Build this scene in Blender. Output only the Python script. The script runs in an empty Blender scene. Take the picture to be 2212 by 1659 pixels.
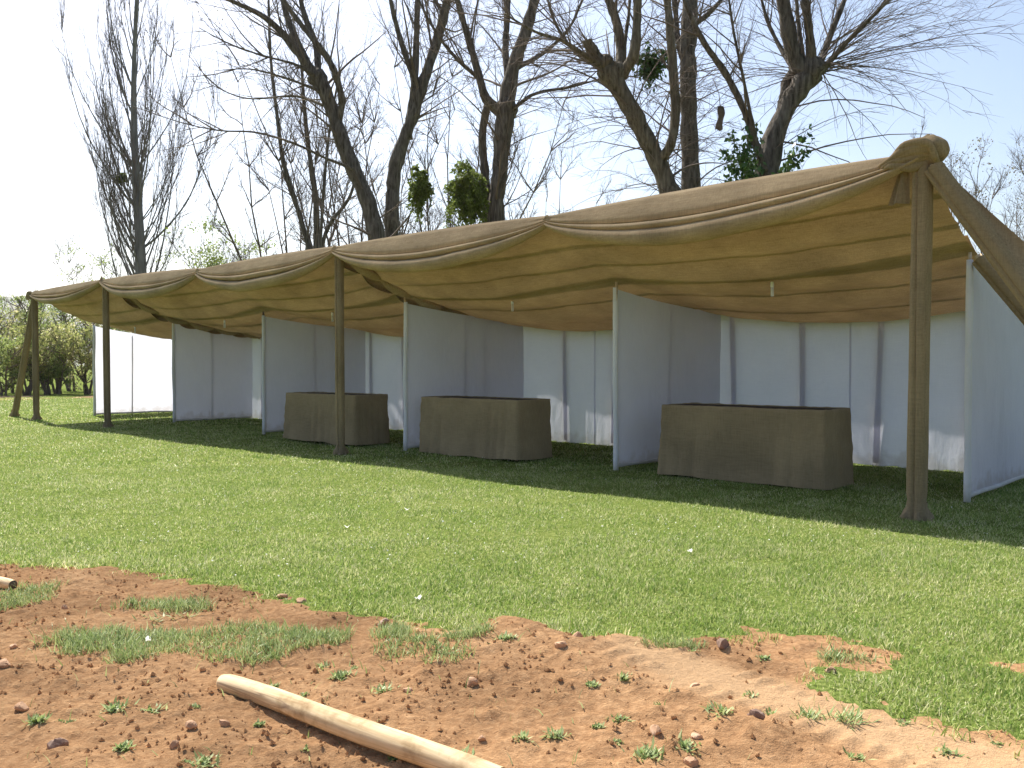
import bpy, math, random
import numpy as np
from mathutils import Vector, Matrix

# ------------------------------------------------------------------ scene, camera, sky, sun, exposure
scene = bpy.context.scene
COL = scene.collection
EYE = 1.5                       # camera height
FPX, CX, CY = 1900.0, 1106.0, 829.5   # lens in pixels of a 2212 x 1659 picture
PITCH = math.atan(39.5 / FPX)   # looking slightly down

cam_d = bpy.data.cameras.new('camera')
cam_d.sensor_width = 36.0
cam_d.lens = FPX / 2212.0 * 36.0
cam_d.clip_start = 0.05
cam_d.clip_end = 20000
cam = bpy.data.objects.new('camera', cam_d)
cam.location = (0, 0, EYE)
cam.rotation_euler = (math.pi / 2 - PITCH, 0, 0)
COL.objects.link(cam)
scene.camera = cam

SUN_EL = math.radians(50)
SUN_AZ = math.radians(-36)      # left of the view direction (+Y)
world = bpy.data.worlds.new('World')
scene.world = world
world.use_nodes = True
wn = world.node_tree
wn.nodes.clear()
w_out = wn.nodes.new('ShaderNodeOutputWorld')
w_bg = wn.nodes.new('ShaderNodeBackground')
w_sky = wn.nodes.new('ShaderNodeTexSky')
w_sky.sky_type = 'NISHITA'
w_sky.sun_disc = False
w_sky.sun_elevation = SUN_EL
w_sky.sun_rotation = SUN_AZ
w_sky.altitude = 200
w_sky.air_density = 1.0
w_sky.dust_density = 2.6
w_sky.ozone_density = 1.0
w_bg.inputs['Strength'].default_value = 0.088
wn.links.new(w_sky.outputs[0], w_bg.inputs[0])
wn.links.new(w_bg.outputs[0], w_out.inputs[0])

sun_d = bpy.data.lights.new('sun', 'SUN')
sun_d.energy = 5.0
sun_d.angle = math.radians(0.53)
sun_d.color = (1.0, 0.95, 0.86)
sun = bpy.data.objects.new('sun', sun_d)
SUN_DIR = Vector((math.sin(SUN_AZ) * math.cos(SUN_EL), math.cos(SUN_AZ) * math.cos(SUN_EL), math.sin(SUN_EL)))
sun.rotation_euler = SUN_DIR.to_track_quat('Z', 'Y').to_euler()
sun.location = (-10, 10, 30)
COL.objects.link(sun)

vs = scene.view_settings
vs.view_transform = 'Standard'
vs.look = 'None'
vs.gamma = 1.0
vs.use_curve_mapping = False
vs.exposure = 1.2
scene.cycles.max_bounces = 10
scene.cycles.transparent_max_bounces = 12
scene.cycles.transmission_bounces = 8
scene.cycles.diffuse_bounces = 5
scene.cycles.sample_clamp_indirect = 8

rng = np.random.default_rng(7)
random.seed(7)

# ------------------------------------------------------------------ measuring helpers
cp, sp = math.cos(PITCH), math.sin(PITCH)
def ray(px, py):
    x = (px - CX) / FPX; y = (CY - py) / FPX
    return np.array([x, cp + y * sp, -sp + y * cp])
def G(px, py, h=0.0):           # the spot on the level ground (height h) seen at a pixel of the survey
    d = ray(px, py); t = (h - EYE) / d[2]
    return np.array([d[0] * t, d[1] * t, h])
def at(px, py, Y):              # the spot at distance Y
    d = ray(px, py); t = Y / d[1]
    return np.array([d[0] * t, Y, EYE + d[2] * t])

P0 = np.array([3.99, 8.58, 0.0])            # foot of the nearest tent post
U = np.array([-0.734, 0.679, 0.0]); U /= np.linalg.norm(U)     # along the front of the tent, away
V = np.array([U[1], -U[0], 0.0])            # into the tent
HB = 4.72                                   # half a bay
def W(u, v, h):
    u = np.asarray(u, float); v = np.asarray(v, float); h = np.asarray(h, float)
    u, v, h = np.broadcast_arrays(u, v, h)
    return np.stack([P0[0] + u * U[0] + v * V[0], P0[1] + u * U[1] + v * V[1], h], -1)

# ------------------------------------------------------------------ noise
def _hash(ix, iy, seed):
    n = (ix.astype(np.int64) * 374761393 + iy.astype(np.int64) * 668265263 + seed * 1442695041) & 0x7fffffff
    n = ((n ^ (n >> 13)) * 1274126177) & 0x7fffffff
    n = (n ^ (n >> 16)) & 0xffff
    return n / 65535.0
def vnoise(x, y, seed=0):
    x = np.asarray(x, float); y = np.asarray(y, float)
    ix = np.floor(x); iy = np.floor(y); fx = x - ix; fy = y - iy
    ix = ix.astype(np.int64); iy = iy.astype(np.int64)
    fx = fx * fx * (3 - 2 * fx); fy = fy * fy * (3 - 2 * fy)
    a = _hash(ix, iy, seed); b = _hash(ix + 1, iy, seed); c = _hash(ix, iy + 1, seed); d = _hash(ix + 1, iy + 1, seed)
    return (a * (1 - fx) + b * fx) * (1 - fy) + (c * (1 - fx) + d * fx) * fy
def fbm(x, y, seed=0, oct=4, gain=0.5):
    s = 0; a = 1.0; t = 0
    for k in range(oct):
        s = s + a * (vnoise(x * 2 ** k, y * 2 ** k, seed + k * 17) - 0.5); t += a; a *= gain
    return s / t * 2

# ------------------------------------------------------------------ mesh helpers
class MB:
    def __init__(s):
        s.v = []; s.q = []; s.t = []; s.n = 0
    def add(s, v, q=None, t=None):
        v = np.asarray(v, float).reshape(-1, 3)
        if q is not None and len(q): s.q.append(np.asarray(q, np.int64).reshape(-1, 4) + s.n)
        if t is not None and len(t): s.t.append(np.asarray(t, np.int64).reshape(-1, 3) + s.n)
        s.v.append(v); s.n += len(v)
        return s
    def grid(s, P, close_j=False):          # P: (ni, nj, 3)
        ni, nj = P.shape[:2]
        i = np.arange(ni - 1)[:, None]; j = np.arange(nj if close_j else nj - 1)[None, :]
        j2 = (j + 1) % nj
        a = i * nj + j; b = i * nj + j2; c = (i + 1) * nj + j2; d = (i + 1) * nj + j
        return s.add(P, q=np.stack(np.broadcast_arrays(a, d, c, b), -1).reshape(-1, 4))
    def tube(s, path, rad, sides=8, cap=True):
        path = np.asarray(path, float); n = len(path)
        rad = np.broadcast_to(np.asarray(rad, float), (n,))
        tg = np.gradient(path, axis=0); tg /= np.linalg.norm(tg, axis=1)[:, None] + 1e-12
        m = np.mean(tg, axis=0)
        ref = np.array([0, 0, 1.0]) if abs(m[2]) < 0.75 * np.linalg.norm(m) + 1e-9 else np.array([1.0, 0.2, 0])
        a = np.cross(tg, ref); a /= np.linalg.norm(a, axis=1)[:, None] + 1e-12
        b = np.cross(tg, a)
        th = np.arange(sides) * 2 * np.pi / sides
        P = path[:, None, :] + rad[:, None, None] * (np.cos(th)[None, :, None] * a[:, None, :] + np.sin(th)[None, :, None] * b[:, None, :])
        base = s.n
        s.grid(P, close_j=True)
        if cap:
            for k, pt, fl in ((0, path[0], 1), (n - 1, path[-1], 0)):
                ci = s.n; s.v.append(np.array([pt])); s.n += 1
                r0 = base + k * sides + np.arange(sides); r1 = base + k * sides + (np.arange(sides) + 1) % sides
                tri = np.stack([np.full(sides, ci), r0, r1] if fl else [np.full(sides, ci), r1, r0], -1)
                s.t.append(tri)
        return s
    def box(s, c, sx, sy, sz, R=None):
        v = np.array([[x, y, z] for x in (-.5, .5) for y in (-.5, .5) for z in (-.5, .5)]) * [sx, sy, sz]
        if R is not None: v = v @ np.asarray(R).T
        return s.add(v + np.asarray(c), q=[[0, 1, 3, 2], [4, 6, 7, 5], [0, 4, 5, 1], [2, 3, 7, 6], [0, 2, 6, 4], [1, 5, 7, 3]])
    def mesh(s, name, smooth=True):
        me = bpy.data.meshes.new(name)
        v = np.concatenate(s.v) if s.v else np.zeros((0, 3))
        q = np.concatenate(s.q) if s.q else np.zeros((0, 4), np.int64)
        t = np.concatenate(s.t) if s.t else np.zeros((0, 3), np.int64)
        me.vertices.add(len(v)); me.vertices.foreach_set('co', v.astype(np.float32).ravel())
        me.loops.add(q.size + t.size)
        me.loops.foreach_set('vertex_index', np.concatenate([q.ravel(), t.ravel()]).astype(np.int32))
        me.polygons.add(len(q) + len(t))
        st = np.concatenate([np.arange(len(q)) * 4, len(q) * 4 + np.arange(len(t)) * 3]).astype(np.int32)
        me.polygons.foreach_set('loop_start', st)
        me.polygons.foreach_set('use_smooth', np.full(len(q) + len(t), smooth))
        me.update(calc_edges=True)
        me.validate()
        return me
    def build(s, name, mat, parent=None, smooth=True):
        return link(name, s.mesh(name, smooth), mat, parent)

def link(name, me, mat=None, parent=None):
    o = bpy.data.objects.new(name, me)
    if mat is not None and len(me.materials) == 0: me.materials.append(mat)
    COL.objects.link(o)
    if parent is not None:
        o.parent = parent
        o.matrix_parent_inverse = INV.get(parent.name, Matrix())
    return o
INV = {}
def thing(name, loc, label, cat, group=None):
    e = bpy.data.objects.new(name, None)
    e.location = [float(c) for c in loc]; e.empty_display_size = 0.2
    COL.objects.link(e)
    INV[e.name] = Matrix.Translation(-Vector([float(c) for c in loc]))
    tag(e, label, cat, group)
    return e
def tag(o, label=None, cat=None, group=None, kind=None):
    if label: o['label'] = label
    if cat: o['category'] = cat
    if group: o['group'] = group
    if kind: o['kind'] = kind
    return o

# ------------------------------------------------------------------ materials
def newmat(name):
    m = bpy.data.materials.new(name); m.use_nodes = True
    nt = m.node_tree; nt.nodes.clear()
    out = nt.nodes.new('ShaderNodeOutputMaterial')
    return m, nt, out
def N(nt, t, **kw):
    n = nt.nodes.new(t)
    for k, v in kw.items():
        if k in n.inputs.keys(): n.inputs[k].default_value = v
        else: setattr(n, k, v)
    return n
def ramp(nt, fac, stops):
    r = nt.nodes.new('ShaderNodeValToRGB')
    el = r.color_ramp.elements
    while len(el) < len(stops): el.new(0.5)
    for e, (p, c) in zip(el, stops):
        e.position = p; e.color = (*c, 1)
    nt.links.new(fac, r.inputs[0])
    return r.outputs[0]
def coords(nt, scale=(1, 1, 1), rotz=0.0):
    g = N(nt, 'ShaderNodeNewGeometry')
    mp = N(nt, 'ShaderNodeMapping')
    mp.inputs['Scale'].default_value = scale
    mp.inputs['Rotation'].default_value = (0, 0, rotz)
    nt.links.new(g.outputs['Position'], mp.inputs[0])
    return mp.outputs[0]
def noise(nt, vec, scale, detail=4, rough=0.55):
    n = N(nt, 'ShaderNodeTexNoise')
    n.inputs['Scale'].default_value = scale; n.inputs['Detail'].default_value = detail; n.inputs['Roughness'].default_value = rough
    if vec is not None: nt.links.new(vec, n.inputs['Vector'])
    return n.outputs['Fac']
def bump(nt, h, strength, dist):
    b = N(nt, 'ShaderNodeBump'); b.inputs['Strength'].default_value = strength; b.inputs['Distance'].default_value = dist
    nt.links.new(h, b.inputs['Height'])
    return b.outputs[0]
def mixc(nt, fac, a, b, mode='MIX'):
    m = N(nt, 'ShaderNodeMix', data_type='RGBA', blend_type=mode)
    for s, x in ((6, a), (7, b)):
        if isinstance(x, tuple): m.inputs[s].default_value = (*x, 1)
        else: nt.links.new(x, m.inputs[s])
    if isinstance(fac, (int, float)): m.inputs[0].default_value = fac
    else: nt.links.new(fac, m.inputs[0])
    return m.outputs[2]
TENT_ROT = -math.atan2(U[1], U[0])

def cloth_mat(name, c1, c2, trans, weave=True, tcol=None, wear=0.25):
    m, nt, out = newmat(name)
    L = nt.links.new
    vec = coords(nt, (1, 1, 1), TENT_ROT)
    m1 = N(nt, 'ShaderNodeMapping'); m1.inputs['Scale'].default_value = (6, 60, 60); L(vec, m1.inputs[0])
    m2 = N(nt, 'ShaderNodeMapping'); m2.inputs['Scale'].default_value = (90, 40, 6); L(vec, m2.inputs[0])
    n1 = noise(nt, m1.outputs[0], 1.0, 3); n2 = noise(nt, m2.outputs[0], 1.0, 3)
    n3 = noise(nt, vec, 1.3, 4)
    add = N(nt, 'ShaderNodeMath', operation='ADD'); L(n1, add.inputs[0]); L(n2, add.inputs[1])
    half = N(nt, 'ShaderNodeMath', operation='MULTIPLY'); L(add.outputs[0], half.inputs[0]); half.inputs[1].default_value = 0.5
    col = ramp(nt, half.outputs[0], [(0.3, c1), (0.7, c2)])
    dull = ramp(nt, n3, [(0.3, (1 - wear,) * 3), (0.65, (1, 1, 1))])
    col = mixc(nt, 1.0, col, dull, 'MULTIPLY')
    if not weave:
        sz = N(nt, 'ShaderNodeSeparateXYZ'); L(vec, sz.inputs[0])
        nm = noise(nt, vec, 5.0, 5)
        mz = N(nt, 'ShaderNodeMath', operation='MULTIPLY_ADD'); L(nm, mz.inputs[0]); mz.inputs[1].default_value = 0.55; mz.inputs[2].default_value = -0.20
        df_ = N(nt, 'ShaderNodeMath', operation='SUBTRACT'); L(sz.outputs[2], df_.inputs[0]); L(mz.outputs[0], df_.inputs[1])
        col = mixc(nt, 1.0, col, ramp(nt, df_.outputs[0], [(0.0, (0.80, 0.77, 0.72)), (0.16, (1, 1, 1))]), 'MULTIPLY')
    df = N(nt, 'ShaderNodeBsdfDiffuse', Roughness=0.8); L(col, df.inputs[0])
    tr = N(nt, 'ShaderNodeBsdfTranslucent')
    if tcol is not None:
        L(mixc(nt, 1.0, col, tcol, 'MULTIPLY'), tr.inputs[0])
    else: L(col, tr.inputs[0])
    if weave:
        b = bump(nt, half.outputs[0], 0.5, 0.004)
        L(b, df.inputs['Normal']); L(b, tr.inputs['Normal'])
    else:
        m4 = N(nt, 'ShaderNodeMapping'); m4.inputs['Scale'].default_value = (3.5, 3.5, 1.2); m4.inputs['Rotation'].default_value = (0.4, 0.5, 0.2); L(vec, m4.inputs[0])
        b = bump(nt, noise(nt, m4.outputs[0], 1.6, 5, 0.5), 0.35, 0.05)
        L(b, df.inputs['Normal']); L(b, tr.inputs['Normal'])
    mx = N(nt, 'ShaderNodeMixShader'); mx.inputs[0].default_value = trans
    L(df.outputs[0], mx.inputs[1]); L(tr.outputs[0], mx.inputs[2]); L(mx.outputs[0], out.inputs[0])
    return m
M_BURLAP = cloth_mat('burlap', (0.32, 0.24, 0.148), (0.52, 0.405, 0.265), 0.05, tcol=(1.0, 0.80, 0.58), wear=0.32)
M_BURLAP_D = cloth_mat('burlap_thick', (0.25, 0.190, 0.115), (0.39, 0.30, 0.184), 0.06)
M_BURLAP_T = cloth_mat('burlap_table', (0.30, 0.228, 0.135), (0.41, 0.315, 0.19), 0.05)
M_WHITE = cloth_mat('white_cloth', (0.72, 0.725, 0.83), (0.78, 0.785, 0.88), 0.46, weave=False, wear=0.05)
M_WHITE_S = cloth_mat('white_sleeve', (0.78, 0.78, 0.80), (0.84, 0.84, 0.86), 0.15, weave=False, wear=0.08)

def simple_mat(name, stops, scale=8, stretch=(1, 1, 1), rough=0.8, bmp=0.0, bdist=0.01, detail=5):
    m, nt, out = newmat(name)
    vec = coords(nt, stretch)
    n = noise(nt, vec, scale, detail)
    b = N(nt, 'ShaderNodeBsdfPrincipled'); b.inputs['Roughness'].default_value = rough
    b.inputs['Specular IOR Level'].default_value = 0.25
    nt.links.new(ramp(nt, n, stops), b.inputs['Base Color'])
    if bmp: nt.links.new(bump(nt, n, bmp, bdist), b.inputs['Normal'])
    nt.links.new(b.outputs[0], out.inputs[0])
    return m
M_BARK = simple_mat('bark', [(0.3, (0.035, 0.028, 0.022)), (0.5, (0.105, 0.088, 0.073)), (0.72, (0.19, 0.165, 0.138))], 3.0, (5, 5, 0.8), 0.95, 1.0, 0.09, 9)
M_BARK_G = simple_mat('mossy_bark', [(0.3, (0.045, 0.036, 0.024)), (0.5, (0.125, 0.105, 0.075)), (0.72, (0.22, 0.19, 0.14))], 3.0, (5, 5, 0.8), 0.95, 1.0, 0.08, 9)
M_TWIG = simple_mat('twig_bark', [(0.3, (0.085, 0.064, 0.052)), (0.7, (0.18, 0.142, 0.117))], 1.5, rough=0.9)
M_POPLAR = simple_mat('poplar_bark', [(0.3, (0.11, 0.105, 0.10)), (0.7, (0.24, 0.23, 0.22))], 1.5, (3, 3, 0.6), rough=0.9, bmp=0.5, bdist=0.04)
M_POLE = simple_mat('peeled_pole', [(0.25, (0.40, 0.28, 0.155)), (0.5, (0.60, 0.46, 0.28)), (0.8, (0.70, 0.57, 0.38))], 4.0, (1, 1, 4), 0.75, 0.25, 0.006, 7)
M_POLE_D = simple_mat('dark_pole', [(0.3, (0.06, 0.045, 0.035)), (0.7, (0.14, 0.11, 0.08))], 5.0, (1, 1, 1), 0.9)
M_DARKTOP = simple_mat('dark_brown_lining', [(0.3, (0.035, 0.022, 0.016)), (0.7, (0.075, 0.05, 0.036))], 14.0, rough=0.95, bmp=0.4)
M_STONE = simple_mat('soil_stone', [(0.3, (0.24, 0.14, 0.082)), (0.55, (0.38, 0.235, 0.145)), (0.8, (0.50, 0.36, 0.25))], 18.0, rough=0.95, bmp=0.6, bdist=0.01)
M_STONE_D = simple_mat('dark_stone', [(0.3, (0.10, 0.065, 0.05)), (0.55, (0.20, 0.13, 0.10)), (0.8, (0.34, 0.26, 0.20))], 20.0, rough=0.95, bmp=0.6, bdist=0.01)
M_WIRE = simple_mat('wire', [(0.3, (0.08, 0.08, 0.08)), (0.7, (0.15, 0.15, 0.15))], 3, rough=0.5)
M_BULB = simple_mat('bulb_white', [(0.3, (0.78, 0.78, 0.75)), (0.7, (0.85, 0.85, 0.83))], 3, rough=0.3)

def leaf_mat(name, stops, trans=0.35, rough=0.5):
    m, nt, out = newmat(name); L = nt.links.new
    g = N(nt, 'ShaderNodeNewGeometry')
    n = noise(nt, g.outputs['Position'], 1.3, 4)
    ad = N(nt, 'ShaderNodeMath', operation='MULTIPLY_ADD'); L(g.outputs['Random Per Island'], ad.inputs[0]); ad.inputs[1].default_value = 0.7; 
    sc = N(nt, 'ShaderNodeMath', operation='MULTIPLY'); L(n, sc.inputs[0]); sc.inputs[1].default_value = 0.45
    nb = noise(nt, g.outputs['Position'], 0.38, 3)
    sb = N(nt, 'ShaderNodeMath', operation='MULTIPLY_ADD'); L(nb, sb.inputs[0]); sb.inputs[1].default_value = 0.30; L(sc.outputs[0], sb.inputs[2])
    sh = N(nt, 'ShaderNodeMath', operation='SUBTRACT'); L(sb.outputs[0], sh.inputs[0]); sh.inputs[1].default_value = 0.12
    L(sh.outputs[0], ad.inputs[2])
    col = ramp(nt, ad.outputs[0], stops)
    b = N(nt, 'ShaderNodeBsdfPrincipled'); b.inputs['Roughness'].default_value = rough; b.inputs['Specular IOR Level'].default_value = 0.3
    L(col, b.inputs['Base Color'])
    tr = N(nt, 'ShaderNodeBsdfTranslucent'); L(col, tr.inputs[0])
    mx = N(nt, 'ShaderNodeMixShader'); mx.inputs[0].default_value = trans
    L(b.outputs[0], mx.inputs[1]); L(tr.outputs[0], mx.inputs[2]); L(mx.outputs[0], out.inputs[0])
    return m
M_GRASS = leaf_mat('grass_blades', [(0.08, (0.055, 0.12, 0.018)), (0.35, (0.165, 0.265, 0.05)), (0.58, (0.285, 0.375, 0.09)), (0.78, (0.45, 0.485, 0.19)), (0.98, (0.68, 0.64, 0.41))], 0.42, 0.42)
M_WEED = leaf_mat('weed_leaves', [(0.0, (0.09, 0.15, 0.045)), (0.5, (0.22, 0.30, 0.10)), (1.0, (0.44, 0.49, 0.26))], 0.35, 0.5)
M_IVY = leaf_mat('ivy_leaves', [(0.0, (0.02, 0.045, 0.012)), (0.6, (0.045, 0.095, 0.022)), (1.0, (0.12, 0.20, 0.05))], 0.25, 0.35)
M_MISTLE = leaf_mat('mistletoe_leaves', [(0.0, (0.06, 0.09, 0.018)), (0.6, (0.13, 0.17, 0.033)), (1.0, (0.24, 0.30, 0.07))], 0.5, 0.5)
M_ORCH = leaf_mat('orchard_leaves', [(0.0, (0.13, 0.17, 0.045)), (0.5, (0.28, 0.31, 0.10)), (0.8, (0.42, 0.42, 0.17)), (1.0, (0.60, 0.53, 0.36))], 0.55, 0.5)
M_ORCH2 = leaf_mat('orchard_leaves_deep', [(0.0, (0.08, 0.12, 0.04)), (0.5, (0.19, 0.25, 0.075)), (1.0, (0.34, 0.39, 0.14))], 0.55, 0.5)
M_SPRING = leaf_mat('young_leaves', [(0.0, (0.12, 0.17, 0.03)), (0.6, (0.22, 0.29, 0.06)), (1.0, (0.34, 0.38, 0.12))], 0.5, 0.6)
M_BUDS = leaf_mat('russet_buds', [(0.0, (0.09, 0.06, 0.045)), (0.6, (0.17, 0.13, 0.08)), (1.0, (0.26, 0.24, 0.12))], 0.3, 0.7)
M_PETAL = leaf_mat('petals', [(0.0, (0.7, 0.7, 0.64)), (1.0, (0.82, 0.82, 0.80))], 0.3, 0.6)

# ground materials
def ground_mat():
    m, nt, out = newmat('lawn_soil'); L = nt.links.new
    p = coords(nt)
    n1 = noise(nt, p, 0.5, 5); n2 = noise(nt, p, 30, 5, 0.7)
    c1 = ramp(nt, n2, [(0.25, (0.05, 0.07, 0.02)), (0.5, (0.13, 0.165, 0.048)), (0.68, (0.26, 0.28, 0.11)), (0.85, (0.42, 0.37, 0.21))])
    c2 = ramp(nt, n1, [(0.3, (0.72, 0.82, 0.62)), (0.7, (1.05, 1.0, 0.95))])
    b = N(nt, 'ShaderNodeBsdfDiffuse'); L(mixc(nt, 1.0, c1, c2, 'MULTIPLY'), b.inputs[0])
    L(bump(nt, n2, 0.8, 0.03), b.inputs['Normal'])
    L(b.outputs[0], out.inputs[0]); return m
def soil_mat():
    m, nt, out = newmat('red_soil'); L = nt.links.new
    p = coords(nt)
    n1 = noise(nt, p, 1.4, 5); n2 = noise(nt, p, 26, 6, 0.7); n3 = noise(nt, p, 120, 3, 0.6)
    c = ramp(nt, n2, [(0.25, (0.275, 0.152, 0.078)), (0.5, (0.45, 0.265, 0.138)), (0.72, (0.60, 0.38, 0.208))])
    c = mixc(nt, 1.0, c, ramp(nt, n1, [(0.3, (0.66, 0.64, 0.62)), (0.5, (0.95, 0.93, 0.90)), (0.7, (1.12, 1.14, 1.12))]), 'MULTIPLY')
    tan = ramp(nt, n2, [(0.2, (0.45, 0.285, 0.152)), (0.8, (0.61, 0.405, 0.23))])
    at_ = N(nt, 'ShaderNodeAttribute', attribute_name='packed')
    nn = N(nt, 'ShaderNodeMath', operation='MULTIPLY_ADD'); L(n1, nn.inputs[0]); nn.inputs[1].default_value = 1.5; nn.inputs[2].default_value = -0.72
    ad = N(nt, 'ShaderNodeMath', operation='ADD', use_clamp=True); L(at_.outputs['Fac'], ad.inputs[0]); L(nn.outputs[0], ad.inputs[1])
    c = mixc(nt, ramp(nt, ad.outputs[0], [(0.15, (0, 0, 0)), (0.95, (1, 1, 1))]), c, tan)
    b = N(nt, 'ShaderNodeBsdfDiffuse', Roughness=0.9); L(c, b.inputs[0])
    hh = N(nt, 'ShaderNodeMath', operation='MULTIPLY_ADD'); L(n3, hh.inputs[0]); hh.inputs[1].default_value = 0.35; L(n2, hh.inputs[2])
    L(bump(nt, hh.outputs[0], 0.7, 0.026), b.inputs['Normal'])
    L(b.outputs[0], out.inputs[0]); return m
M_LAWN, M_SOIL = ground_mat(), soil_mat()
M_HILL = simple_mat('hill_scrub', [(0.3, (0.07, 0.09, 0.04)), (0.7, (0.16, 0.15, 0.08))], 0.01, rough=1.0)

# ------------------------------------------------------------------ ground
edge_px = [(-700, 1150), (-300, 1195), (0, 1215), (120, 1222), (330, 1238), (480, 1262), (560, 1285), (640, 1310), (760, 1328), (850, 1345), (930, 1378),
           (1000, 1385), (1060, 1352), (1130, 1352), (1200, 1372), (1270, 1388), (1330, 1376), (1420, 1380), (1500, 1376), (1560, 1378), (1585, 1345), (1640, 1350), (1720, 1372),
           (1800, 1392), (1880, 1408), (1860, 1428), (1780, 1440), (1765, 1465), (1810, 1500), (1880, 1530), (2000, 1562), (2120, 1580), (2250, 1600), (2700, 1680)]
edge_w = [G(*p)[:2] for p in edge_px]
soil_poly = np.array(edge_w + [np.array([6.5, -4]), np.array([-9, -4])])
def poly_sd(x, y, poly):        # positive inside
    shp = np.shape(x); x = np.ravel(x); y = np.ravel(y)
    d = np.full(x.shape, 1e9); ins = np.zeros(x.shape, bool)
    n = len(poly)
    for i in range(n):
        ax, ay = poly[i]; bx, by = poly[(i + 1) % n]
        ex, ey = bx - ax, by - ay
        t = np.clip(((x - ax) * ex + (y - ay) * ey) / (ex * ex + ey * ey + 1e-12), 0, 1)
        d = np.minimum(d, np.hypot(x - ax - t * ex, y - ay - t * ey))
        c = ((ay > y) != (by > y))
        xx = ex * (y - ay) / (ey if abs(ey) > 1e-12 else 1e-12) + ax
        ins ^= c & (x < xx)
    return np.where(ins, d, -d).reshape(shp)
small_soil = [np.array([G(*p)[:2] for p in [(2150, 1435), (2260, 1425), (2300, 1450), (2200, 1455)]]),
              np.array([G(*p)[:2] for p in [(1250, 1308), (1290, 1304), (1310, 1312), (1270, 1316)]])]
green_px = [(430, 1385, 300, 34), (240, 1385, 110, 34), (60, 1290, 70, 28), (560, 1395, 130, 34), (1000, 1400, 60, 22), (890, 1420, 70, 24), (960, 1440, 60, 16), (840, 1385, 60, 18), (1450, 1405, 90, 10), (1830, 1425, 60, 14), (700, 1388, 70, 22), (380, 1310, 120, 16), (300, 1420, 60, 20)]
greens = []
for (px, py, rx, ry) in green_px:
    c = G(px, py); greens.append((c[0], c[1], abs(G(px + rx, py)[0] - c[0]), 0.5 * abs(G(px, py - ry)[1] - G(px, py + ry)[1])))
def soil_field(x, y):
    near = (np.abs(y) < 14)
    s = poly_sd(x, y, soil_poly)
    for p in small_soil: s = np.maximum(s, poly_sd(x, y, p))
    s = s + 0.20 * fbm(x * 2.2, y * 2.2, 3, 3) + 0.13 * fbm(x * 9, y * 9, 5, 3)
    return np.where(near, s, -5)
def green_field(x, y):          # patches of turf left within the bare soil
    g = np.full(np.shape(x), -9.0)
    for (cx, cy, rx, ry) in greens:
        g = np.maximum(g, 1 - np.hypot((x - cx) / rx, (y - cy) / ry))
    return g + 0.55 * fbm(x * 4, y * 4, 11, 4)
TA, TB = G(1330, 1400)[:2], G(2400, 1745)[:2]
TD = (TB - TA) / np.linalg.norm(TB - TA); TN = np.array([-TD[1], TD[0]])
def track(x, y):                # coordinates in the wheel track
    s = (x - TA[0]) * TD[0] + (y - TA[1]) * TD[1]; w = (x - TA[0]) * TN[0] + (y - TA[1]) * TN[1]
    return s, w
def packed(x, y):
    s, w = track(x, y)
    a = np.clip(1 - np.abs(w - 0.02) / (0.36 + 0.06 * fbm(x * 3, y * 3, 21, 2)), 0, 1) * np.clip((s + 0.2) / 0.4, 0, 1)
    return np.clip(a * 1.5, 0, 1)
def path_field(x, y):           # the track in front of the orchard
    return 1.6 - np.abs(y - 43 - 0.12 * x)
def height(x, y, sf=None):
    if sf is None: sf = soil_field(x, y)
    base = 0.035 * fbm(x * 0.25, y * 0.25, 31, 3) * np.clip(np.hypot(x, y) / 10, 0.3, 1)
    k = np.clip((sf + 0.05) / 0.25, 0, 1)
    pk = packed(x, y) * k
    rough = 0.045 * fbm(x * 1.6, y * 1.6, 41, 3) + 0.026 * np.abs(fbm(x * 7, y * 7, 43, 3)) + 0.016 * np.clip(fbm(x * 19, y * 19, 45, 2) - 0.12, 0, 1) * 2
    s, w = track(x, y)
    tread = 0.014 * (np.sin(s * 62 + 3 * np.sign(w) + 9 * np.abs(np.abs(w) - 0.18)) > 0.1) * (np.abs(np.abs(w - 0.02) - 0.19) < 0.09) * (fbm(s * 2, w * 2, 9, 2) > -0.15)
    ridge = 0.05 * np.exp(-((np.abs(w - 0.02) - 0.40) / 0.08) ** 2) * np.clip((s + 0.2) / 0.4, 0, 1)
    mound = 0.10 * np.exp(-(((x - G(1120, 1400)[0]) / 0.8) ** 2 + ((y - G(1120, 1400)[1]) / 0.5) ** 2))
    return base + k * (rough * (1 - 0.75 * pk) + tread * np.clip(pk * 1.6, 0, 1) + ridge * 0.7 + mound - 0.01)

def graded(a, b, step, lo, hi, ratio):
    c = list(np.arange(a, b + 1e-6, step)); s = step
    right = []; x = b
    while x < hi: s *= ratio; x += s; right.append(min(x, hi))
    left = []; x = a; s = step
    while x > lo: s *= ratio; x -= s; left.append(max(x, lo))
    return np.array(left[::-1] + c + right)
gx = graded(-4.4, 4.2, 0.024, -6000, 6000, 1.12)
gy = graded(3.0, 7.4, 0.024, -60, 7000, 1.09)
GX, GY = np.meshgrid(gx, gy, indexing='ij')
SF = soil_field(GX, GY)
GZ = height(GX, GY, SF)
GZ = np.where(np.hypot(GX, GY) > 70, 0, GZ)
nx, ny = GX.shape
ii, jj = np.meshgrid(np.arange(nx - 1), np.arange(ny - 1), indexing='ij')
quads = np.stack([ii * ny + jj, (ii + 1) * ny + jj, (ii + 1) * ny + jj + 1, ii * ny + jj + 1], -1).reshape(-1, 4)
Pg = np.stack([GX, GY, GZ], -1).reshape(-1, 3)
fc = Pg[quads].mean(1)
sfq = SF.reshape(-1)[quads].mean(1)
is_soil = sfq > 0
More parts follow.
